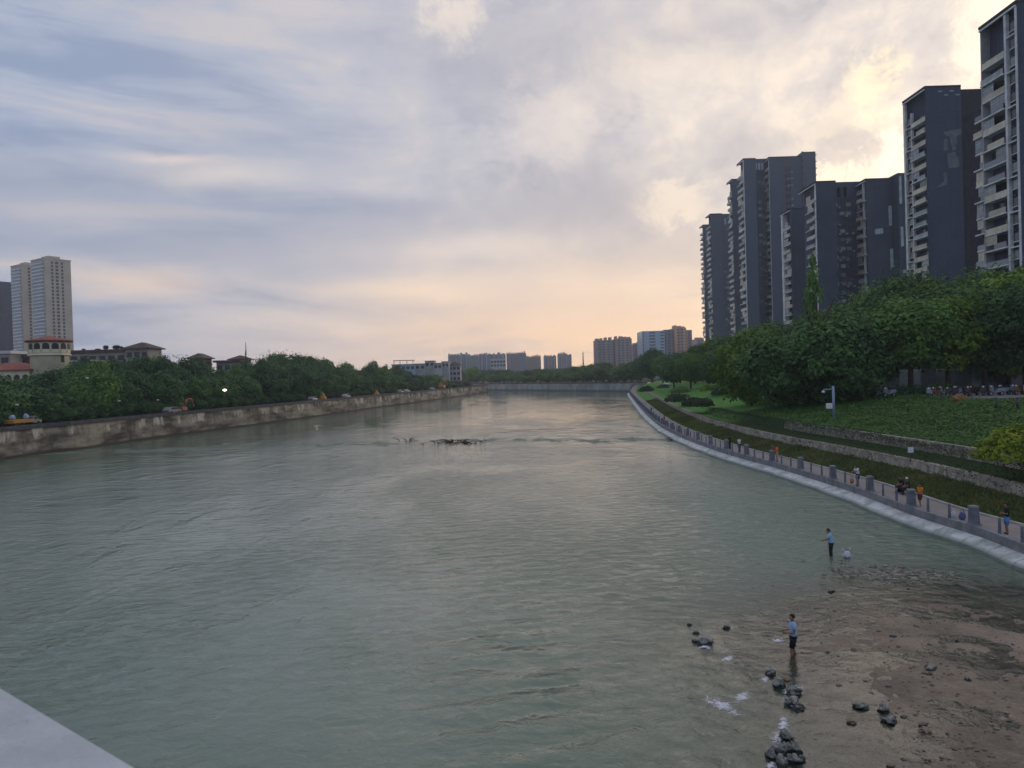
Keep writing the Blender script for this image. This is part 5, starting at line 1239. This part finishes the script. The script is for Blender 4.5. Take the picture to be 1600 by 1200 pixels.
scm = [mat('scooter_white_shaded', (.20, .22, .27), .4), mat('scooter_blue', (.06, .12, .28), .4), mat('scooter_red', (.05, .018, .022), .4), mat('scooter_black', (.03, .03, .035), .4), mat('scooter_orange', (.15, .07, .03), .4)]  # white paint darkened to carry the shade under the trees
protos = {}
SL = [(1380, 1, 'blue scooter at the left end, beside a white one'), (1388, 0, 'white scooter beside the blue one at the left end'), (1450, 0, 'white scooter behind the loose green shrub'), (1462, 4, 'orange scooter half behind a tree trunk'), (1478, 0, 'white scooter behind the brown boulder'), (1488, 3, 'black scooter left of the cluster of dark ones'), (1497, 0, 'white fronted scooter just above the brown boulder'), (1512, 3, 'black scooter right of the brown boulder'), (1524, 2, 'dark red scooter in the middle of the row'),
      (1536, 3, 'black scooter right of the dark red one'), (1546, 2, 'dark red scooter left of the big white one'), (1556, 0, 'big white scooter to the right in the row'), (1566, 0, 'white scooter next to last before the orange one'), (1580, 1, 'blue scooter near the right end of the row'), (1590, 4, 'orange and pale scooter at the right edge'), (1600, 0, 'white scooter cut by the right edge of the photo')]
srng = random.Random(8)
for px, k, lb_ in SL:
    if k not in protos: protos[k] = make_scooter(scm[k]); o = protos[k]
    else: o = copy_tree(protos[k])
    p = PY(px + srng.uniform(-3, 3), 612, 96 + srng.uniform(-1.2, 2.5) + (0 if px > 1440 else 6)); o.location = (p.x, p.y, 6.0); o.rotation_euler = (0, 0, R(-140) + srng.uniform(-.6, .6)); o.scale = (1.3,) * 3; o['label'] = lb_
apr = MB(); q0 = PY(1490, 620, 92); apr.box(q0.x - 1, q0.x + 50, 89, 116, 5.9, 6.02); tag(apr.build('parking_pavement', mat('grey_paving', (.17, .165, .18), .85, .2, 1)), kind='structure')
o = MB().ball((0, 0, .15), .75, 3, (1.2, .8, .75), .4, 2.2).build('boulder', mat('brown_boulder', (.20, .12, .05), .85, .3, 2.0)); p = G(1500, 624, 6.1); o.location = (p.x, p.y, 6.0); tag(o, 'rounded orange brown boulder in front of the parked scooters', 'boulder')
gb = PY(1530, 585, 122); bb = empty('shop_building', (gb.x, 124, 6), 'low grey building front behind the parked scooters', 'building')
MB().box(-26, 30, 0, 10, 0, 5.5).build('wall', mat('slate_render', (.13, .14, .17), .85, .2, .4), bb); MB().box(-26.5, 30.5, -.8, 10, 5.5, 6.0).build('roof', brick_deep, bb)
for k in range(9): o = MB().box(-24 + k * 6, -20.5 + k * 6, -.08, .1, .3, 3.2).build('window', glass_l if k % 3 else glass_d, bb); MB().box(-24.1 + k * 6, -20.4 + k * 6, -.14, -.085, 3.2, 3.4).build('lintel', white_c, o)
for k, px in enumerate((1557, 1590)):
    p = G(px, 637, 5.75); b_ = empty('bollard', (p.x, p.y, 5.7), ['dark bollard at the edge of the scooter parking, left one', 'dark bollard at the edge of the scooter parking, right one'][k], 'bollard')
    MB().tube([(0, 0, 0), (0, 0, .95)], [.13, .11], 10).build('post', metal_d, b_); MB().ball((0, 0, .98), .13, 2).build('cap', metal_d, b_)
p = PY(1423, 706, G(1423, 712, 2.9).y); sg = empty('notice_board', (p.x, p.y, 2.6), 'small blank white notice board standing in the dark hedge', 'sign')
MB().box(-.22, .22, -.03, .03, .55, 1.0).build('panel', white_p, sg); MB().box(-.03, .03, .035, .08, -.2, .95).build('post', metal_d, sg)
p = G(1075, 630, 3.9); o = MB().ball((0, 0, .4), .5, 2, (.7, .7, 1.2), .2, 1).build('white_marker', white_p); o.location = p; tag(o, 'small white marker stone beside the hedge on the lawn', 'marker')
# ------------------------------------------------------------------ people
skin = mat('skin', (0.30, 0.17, 0.11), 0.6); hair_m = mat('hair', (0.012, 0.011, 0.011), 0.7); lip = mat('lips', (0.22, 0.08, 0.07), 0.6)
def cloth(name, col): return mat(name, col, 0.85, 0.12, 12)
def skinned(name, verts, edges, rad, root_i, m, parent, sub=1):
    me = bpy.data.meshes.new(name); me.from_pydata([tuple(v) for v in verts], edges, []); me.materials.append(m)
    o = link(name, me, None, parent); sm = o.modifiers.new('skin', 'SKIN'); sm.use_smooth_shade = True
    if not me.skin_vertices: me.skin_vertices.new() if hasattr(me.skin_vertices, 'new') else None
    sv = me.skin_vertices[0].data
    for i, r_ in enumerate(rad): sv[i].radius = (r_, r_) if not hasattr(r_, '__len__') else r_; sv[i].use_root = (i == root_i)
    ss = o.modifiers.new('sub', 'SUBSURF'); ss.levels = sub; ss.render_levels = sub
    return o
def person(loc, facing, label, shirt, bottom, height=1.7, pose=None, bottom_len='short', shirt_len='short', group=None, hairlen=0.0, shoes=None, name='person'):
    """local forward is +y; pose overrides joints (metres of a 1.72 m figure)"""
    J = dict(pelvis=(0, 0, .95), spine=(0, 0, 1.12), chest=(0, .01, 1.34), neck=(0, 0, 1.47), hb=(0, .02, 1.54), head=(0, .035, 1.62), top=(0, .02, 1.70),
             shL=(-.17, 0, 1.41), elL=(-.23, -.02, 1.13), wrL=(-.22, .10, .90), shR=(.17, 0, 1.41), elR=(.23, -.02, 1.13), wrR=(.22, .10, .90),
             hiL=(-.09, 0, .90), knL=(-.10, .03, .49), anL=(-.10, -.01, .08), toL=(-.11, .15, .035), hiR=(.09, 0, .90), knR=(.10, .03, .49), anR=(.10, -.01, .08), toR=(.11, .15, .035))
    J.update(pose or {}); J = {k: Vector(v) for k, v in J.items()}; sc = height / 1.72
    root = empty(name, loc, label, 'person', group, facing, sc)
    names = ['pelvis', 'spine', 'chest', 'neck', 'hb', 'head', 'top', 'shL', 'elL', 'wrL', 'shR', 'elR', 'wrR', 'hiL', 'knL', 'anL', 'toL', 'hiR', 'knR', 'anR', 'toR']
    rad = dict(pelvis=.125, spine=.115, chest=.13, neck=.05, hb=.07, head=.088, top=.055, shL=.06, elL=.042, wrL=.028, shR=.06, elR=.042, wrR=.028, hiL=.088, knL=.058, anL=.038, toL=.032, hiR=.088, knR=.058, anR=.038, toR=.032)
    V = [J[n] for n in names]; ix = {n: i for i, n in enumerate(names)}; Rr = [rad[n] for n in names]
    E = [(ix[a], ix[b]) for a, b in (('pelvis', 'spine'), ('spine', 'chest'), ('chest', 'neck'), ('neck', 'hb'), ('hb', 'head'), ('head', 'top'), ('chest', 'shL'), ('shL', 'elL'), ('elL', 'wrL'), ('chest', 'shR'), ('shR', 'elR'), ('elR', 'wrR'), ('pelvis', 'hiL'), ('hiL', 'knL'), ('knL', 'anL'), ('anL', 'toL'), ('pelvis', 'hiR'), ('hiR', 'knR'), ('knR', 'anR'), ('anR', 'toR'))]
    for S, sgn_ in (('L', -1), ('R', 1)):
        d = (J['wr' + S] - J['el' + S]).normalized(); pal = J['wr' + S] + d * .07; side = d.cross(Vector((sgn_, 0, 0))); side = side.normalized() if side.length > .1 else Vector((0, 0, 1)); inw = d.cross(side).normalized()
        i = len(V); V.append(pal); Rr.append(.030); E.append((ix['wr' + S], i))
        for q, (o_, l_) in enumerate(((-.028, .062), (-.010, .072), (.009, .068), (.027, .052))):
            b1 = pal + side * o_ + d * .03; b2 = b1 + d * l_ * .6; b3 = b2 + (d * .7 + inw * .5 * -sgn_) * l_ * .5
            j = len(V); V += [b1, b2, b3]; Rr += [.010, .009, .008]; E += [(i, j), (j, j + 1), (j + 1, j + 2)]
        j = len(V); V += [pal - d * .03 + side * .04, pal + d * .015 + side * .062]; Rr += [.012, .010]; E += [(i, j), (j, j + 1)]
    f = (J['head'] - J['hb']); fwd = Vector((0, 1, 0)) if 'look' not in (pose or {}) else Vector(pose['look'])
    if 'look' in J: pass
    hd = J['head']; i = len(V); V += [hd + fwd * .105 - Vector((0, 0, .012))]; Rr += [.014]; E += [(ix['head'], i)]
    rt_ = fwd.cross(Vector((0, 0, 1))).normalized()
    for sg_ in (-1, 1): V.append(hd + rt_ * .10 * sg_ + Vector((0, 0, -.005))); Rr.append(.014); E.append((ix['head'], len(V) - 1))
    bd = skinned('body', V, E, Rr, 0, skin, root, 1)
    # clothes: closed elliptical sleeves of cloth laid over the body
    side_ = (J['shR'] - J['shL']).normalized()
    def loft(mb, pts, rx, ry, n=14):
        pts = [Vector(p) for p in pts]; rings = []
        for i, p in enumerate(pts):
            d = (pts[min(i + 1, len(pts) - 1)] - pts[max(i - 1, 0)]).normalized()
            a_ = side_ - d * side_.dot(d); a_ = a_.normalized() if a_.length > .2 else d.orthogonal().normalized(); b_ = d.cross(a_)
            rings.append([mb.b.verts.new(p + a_ * (math.cos(2 * PI * k / n) * rx[i]) + b_ * (math.sin(2 * PI * k / n) * ry[i])) for k in range(n)])
        for i in range(len(rings) - 1):
            for k in range(n):
                f = mb.b.faces.new((rings[i][k], rings[i][(k + 1) % n], rings[i + 1][(k + 1) % n], rings[i + 1][k])); f.smooth = True
        mb.b.faces.new(rings[0][::-1]); mb.b.faces.new(rings[-1])
    P_, S_, C_, N_ = J['pelvis'], J['spine'], J['chest'], J['neck']; shc = (J['shL'] + J['shR']) / 2
    mb = MB(); loft(mb, [P_ + (P_ - S_) * .10, P_.lerp(S_, .5), S_, C_, shc.lerp(N_, .15), N_ - (N_ - shc) * .15], [.178, .165, .160, .185, .165, .075], [.132, .124, .120, .130, .100, .070])
    for S in 'LR':
        sh_, e_, w_ = J['sh' + S], J['el' + S], J['wr' + S]; i0 = sh_.lerp(shc, .5)
        if shirt_len == 'short': loft(mb, [i0, sh_, sh_.lerp(e_, .35), sh_.lerp(e_, .72)], [.095, .088, .072, .066], [.095, .088, .072, .066])
        else: loft(mb, [i0, sh_, e_, e_.lerp(w_, .93)], [.095, .085, .058, .042], [.095, .085, .058, .042])
    mb.build('shirt', shirt, root)
    mb = MB(); hm = (J['hiL'] + J['hiR']) / 2; dn = (hm - P_).normalized() if (hm - P_).length > .01 else Vector((0, 0, -1))
    loft(mb, [P_.lerp(S_, .28), P_, hm + dn * .06], [.166, .182, .170], [.126, .140, .125])
    for S in 'LR':
        h0, k_, a0 = J['hi' + S], J['kn' + S], J['an' + S]
        if bottom_len == 'short': loft(mb, [h0.lerp(P_, .25), h0.lerp(k_, .25), h0.lerp(k_, .86)], [.098, .102, .090], [.118, .108, .090])
        else: loft(mb, [h0.lerp(P_, .25), h0.lerp(k_, .3), k_, k_.lerp(a0, .92)], [.098, .098, .074, .060], [.118, .106, .076, .060])
    mb.build('shorts' if bottom_len == 'short' else 'trousers', bottom, root)
    # hair, face
    mb = MB(); res = bmesh.ops.create_icosphere(mb.b, subdivisions=3, radius=1.0); kill = []
    for v in res['verts']:
        d = v.co.copy(); fd = d.dot(fwd)
        if (fd > .25 and d.z < .35) or d.z < -.35 - hairlen * 3: kill.append(v)
        v.co = hd + Vector((0, 0, .02)) - fwd * .012 + Vector((d.x * .098, d.y * .108, d.z * .108 - (hairlen if d.z < -.2 else 0)))
    bmesh.ops.delete(mb.b, geom=kill, context='VERTS')
    h_ = mb.build('hair', hair_m, root); sl = h_.modifiers.new('t', 'SOLIDIFY'); sl.thickness = .015
    for sg_ in (-1, 1): MB().ball(hd + fwd * .086 + rt_ * .034 * sg_ + Vector((0, 0, .012)), .011, 1).build('eye', hair_m, root)
    MB().ball(hd + fwd * .083 - Vector((0, 0, .045)), .02, 1, (1.1, .5, .4)).build('mouth', lip, root)
    if shoes:
        for S in 'LR': skinned('shoe', [J['an' + S] - Vector((0, .03, .02)), J['to' + S]], [(0, 1)], [.05, .042], 0, shoes, root, 1)
    return root
def arms(L=None, R_=None):
    d = {}
    if L: d['elL'], d['wrL'] = L
    if R_: d['elR'], d['wrR'] = R_
    return d
lb_shirt = cloth('light_blue_shirt', (.30, .47, .72)); black_c = cloth('black_cloth', (.014, .015, .018)); white_s = cloth('white_shirt', (.58, .58, .66)); or_s = cloth('orange_shirt', (.62, .20, .02)); jean = cloth('jean_blue', (.10, .24, .50)); dk = cloth('dark_cloth', (.03, .03, .035)); pk = cloth('pale_pink', (.45, .28, .28)); red_c = cloth('red_cloth', (.32, .04, .04)); shoe_m = cloth('shoe', (.02, .02, .02)); br_c = cloth('brown_shorts', (.10, .035, .03))
# wader in light blue shirt and black shorts, side on, looking left, legs in the water
p = G(1240, 1022, 0)
person((p.x, p.y, -.30), R(82), 'man in light blue T-shirt and black shorts wading on the gravel bar', lb_shirt, black_c, 1.74,
       dict(**arms(((-.23, .0, 1.14), (-.14, .25, 1.10)), ((.23, .0, 1.14), (.12, .27, 1.12))), knL=(-.11, .10, .50), anL=(-.11, .06, .08), toL=(-.12, .21, .04), knR=(.11, -.02, .49), anR=(.11, -.12, .09), toR=(.12, .02, .04)), 'short')
# wader in pale blue shirt, dark trousers
p = G(1299, 868, 0)
person((p.x, p.y, -.28), R(60), 'man in pale blue shirt and dark trousers standing in water beside a white bag', lb_shirt, black_c, 1.76,
       dict(chest=(0, .06, 1.33), neck=(0, .1, 1.46), hb=(0, .12, 1.53), head=(0, .14, 1.60), top=(0, .13, 1.68), shL=(-.17, .05, 1.40), shR=(.17, .05, 1.40), **arms(((-.24, .12, 1.16), (-.14, .33, 1.10)), ((.24, .10, 1.16), (.13, .33, 1.08)))), 'long')
tp = G(1292, 860, 0)
# white bag beside him
p = G(1323, 871, .02); bg = empty('bag', (p.x, p.y, .0), 'crumpled white plastic bag on the cobbles beside the man in dark trousers', 'bag')
MB().ball((0, 0, .17), .22, 4, (1, .8, .85), .28, 3.3, 2.2).build('sack', white_s, bg)
for sx_ in (-.13, .13): MB().tube([(sx_, 0, .32), (sx_ * 1.6, 0, .46), (sx_ * 1.2, .04, .54)], [.06, .045, .015], 7).build('handle', white_s, bg)
# on the promenade
def prom(px, py):
    """standing point on the promenade in the direction of column px, just inside the posts"""
    g = G(px, py, 1.0); best = None
    for i in range(len(RB) - 1):
        if RB[i].y < 30 or abs(RB[i].y - g.y) > 40: continue
        for f in range(8):
            q = RB[i].lerp(RB[i + 1], f / 8); s_ = max(1.98, min(3.6, (Vector((g.x, g.y)) - RB[i]).dot(RN[i]) if abs(RB[i].y - g.y) < 3 else 1.98)); q = q + RN[i] * s_
            e = abs(800 + F * q.x / q.y - px)
            if best is None or e < best[0]: best = (e, q, RB[i].y)
    return Vector((best[1].x, best[1].y, 1.0 + ramp(best[2])))
p = prom(1567, 851)
person(p, R(75), 'person in black top and bright blue shorts standing at the promenade edge', black_c, jean, 1.68, arms(((-.24, .05, 1.15), (-.12, .22, 1.18)), ((.24, .05, 1.15), (.10, .22, 1.12))), shoes=shoe_m)
p = prom(1434, 806)
person(p, R(110), 'person in an orange T-shirt and dark shorts walking on the promenade', or_s, br_c, 1.55, dict(**arms(((-.25, .10, 1.15), (-.24, .32, 1.14)), ((.24, -.08, 1.14), (.24, .05, .98))), knL=(-.10, .14, .52), anL=(-.1, .12, .1), toL=(-.11, .27, .05), knR=(.1, -.02, .5), anR=(.1, -.18, .11), toR=(.11, -.04, .03)))
p = prom(1337, 774)
person(p, R(100), 'person in white shirt and dark shorts leaning on a promenade pillar', white_s, dk, 1.62, dict(chest=(0, .08, 1.32), neck=(0, .13, 1.44), hb=(0, .15, 1.51), head=(0, .17, 1.58), top=(0, .16, 1.66), shL=(-.17, .07, 1.38), shR=(.17, .07, 1.38), **arms(((-.2, .28, 1.2), (-.14, .46, 1.16)), ((.2, .26, 1.18), (.14, .44, 1.14)))), shoes=shoe_m, hairlen=.05)
SIT = dict(pelvis=(0, -.05, .50), spine=(0, -.04, .67), chest=(0, .0, .88), neck=(0, .02, 1.01), hb=(0, .04, 1.08), head=(0, .06, 1.16), top=(0, .05, 1.24), shL=(-.17, 0, .95), shR=(.17, 0, .95), elL=(-.23, .08, .70), wrL=(-.13, .28, .62), elR=(.23, .08, .70), wrR=(.13, .28, .62),
           hiL=(-.09, -.03, .47), knL=(-.12, .38, .50), anL=(-.11, .36, .08), toL=(-.12, .51, .035), hiR=(.09, -.03, .47), knR=(.12, .38, .50), anR=(.11, .36, .08), toR=(.12, .51, .035))
bp_ = prom(1371, 771); i = min(range(len(RB)), key=lambda k: (RB[k] - Vector((bp_.x, bp_.y))).length); bp_ = rpt(i, 3.55, 1.0); bp_.y += 0
bx_ = [rpt(i, 3.6, 1.0), None]; dirv = (RB[i + 1] - RB[i]).normalized(); fc = math.atan2(-RN[i].x * -1, -RN[i].y) ; ang = math.atan2(RN[i].y, RN[i].x) + PI / 2
q = G(1371, 765, 1.45); c0 = rpt(i, 3.5, 1.0); d_ = Vector((dirv.x, dirv.y, 0)); 
for k, (off, lb_, sh) in enumerate(((-.45, 'seated person in black, nearer the white shirted one, on a low bench', black_c), (.45, 'seated person with a pale cap, right one of the pair on the bench', dk))):
    o = person(c0 - d_ * off + Vector((0, 0, 0)), ang, lb_, sh, dk, 1.66, SIT, 'long', shoes=shoe_m)
    if k: o2 = MB().lathe([(.11, 0), (.115, .05), (.08, .11), (.01, .13)], 14).build('cap', white_s, o); o2.location = (0, .05, 1.185)
bn_ = empty('bench', c0, 'low dark bench under the two seated people on the promenade', 'bench', None, math.atan2(dirv.y, dirv.x))
MB().box(-1.0, 1.0, -.25, .20, .30, .37).build('seat', dk, bn_); [MB().box(x - .05, x + .05, -.22, .17, 0, .30).build('leg', dk, bn_) for x in (-.8, .8)]
# bags by the pillar
for px, py, m, lb_, r_ in ((1486, 818, white_s, 'small white bag on the promenade against the second pillar', .16), (1499, 825, cloth('violet_cloth', (.11, .12, .26)), 'blue violet bag on the promenade right of the white one', .2)):
    p = prom(px, py); b_ = empty('bag', p, lb_, 'bag'); MB().ball((0, 0, r_ * 1.2), r_, 3, (1, .7, 1.3), .25, px).build('sack', m, b_); MB().tube([(-r_ * .5, 0, r_ * 2.3), (-r_ * .3, 0, r_ * 3.2), (r_ * .3, 0, r_ * 3.2), (r_ * .5, 0, r_ * 2.3)], .02, 6).build('handle', m, b_)
p = prom(1326, 770); b_ = empty('bag', p, 'red and yellow bag at the foot of the pillar beside the white shirted person', 'bag'); MB().ball((0, 0, .20), .15, 3, (1, .7, 1.3), .25, 3).build('sack', red_c, b_); MB().ball((-.08, -.1, .2), .12, 2, (1, .6, 1.2)).build('pocket', yel, b_); MB().tube([(-.1, 0, .46), (-.05, 0, .62), (.05, 0, .62), (.1, 0, .46)], .02, 6).build('handle', red_c, b_)
# farther along
for px, py, sh, bt, lb_, f in ((1206, 727, red_c, dk, 'person in a dark red top passing a pillar on the promenade', 90), (1212, 726, or_s, pk, 'person in orange and pale clothes close beside the one in dark red', 80), (1152.5, 700, white_s, dk, 'person in a white shirt standing on the promenade by the grass verge', 30), (1138, 700, black_c, dk, 'person in black on the promenade left of the white shirted one', 40),
                               (1036.5, 664, red_c, pk, 'person in a reddish top far along the promenade', 60), (1020, 650, white_s, dk, 'person in a white top far along the promenade', 50), (1016.5, 647, dk, dk, 'person in dark clothes just beyond the far white topped one', 40)):
    p = prom(px, py); person(p, R(f), lb_, sh, bt, 1.68, arms(((-.23, -.05, 1.13), (-.22, .06, .90)), ((.23, .05, 1.13), (.22, .2, .92))), 'long', shoes=shoe_m)
# ------------------------------------------------------------------ haze
hz = bpy.data.materials.new('haze'); hz.use_nodes = True; ht = NT(hz.node_tree); hz.node_tree.nodes.clear()
pv = ht.node('ShaderNodeVolumePrincipled'); pv.inputs['Color'].default_value = (0.80, 0.88, 0.98, 1); pv.inputs['Density'].default_value = 0.00028; pv.inputs['Anisotropy'].default_value = 0.4
ho = ht.node('ShaderNodeOutputMaterial'); ht.put(ho.inputs['Volume'], pv.outputs[0])
tag(MB().box(-1400, 1400, -150, 1340, -5.0, 128).build('haze', hz), kind='stuff')
print('objects', len(bpy.data.objects))
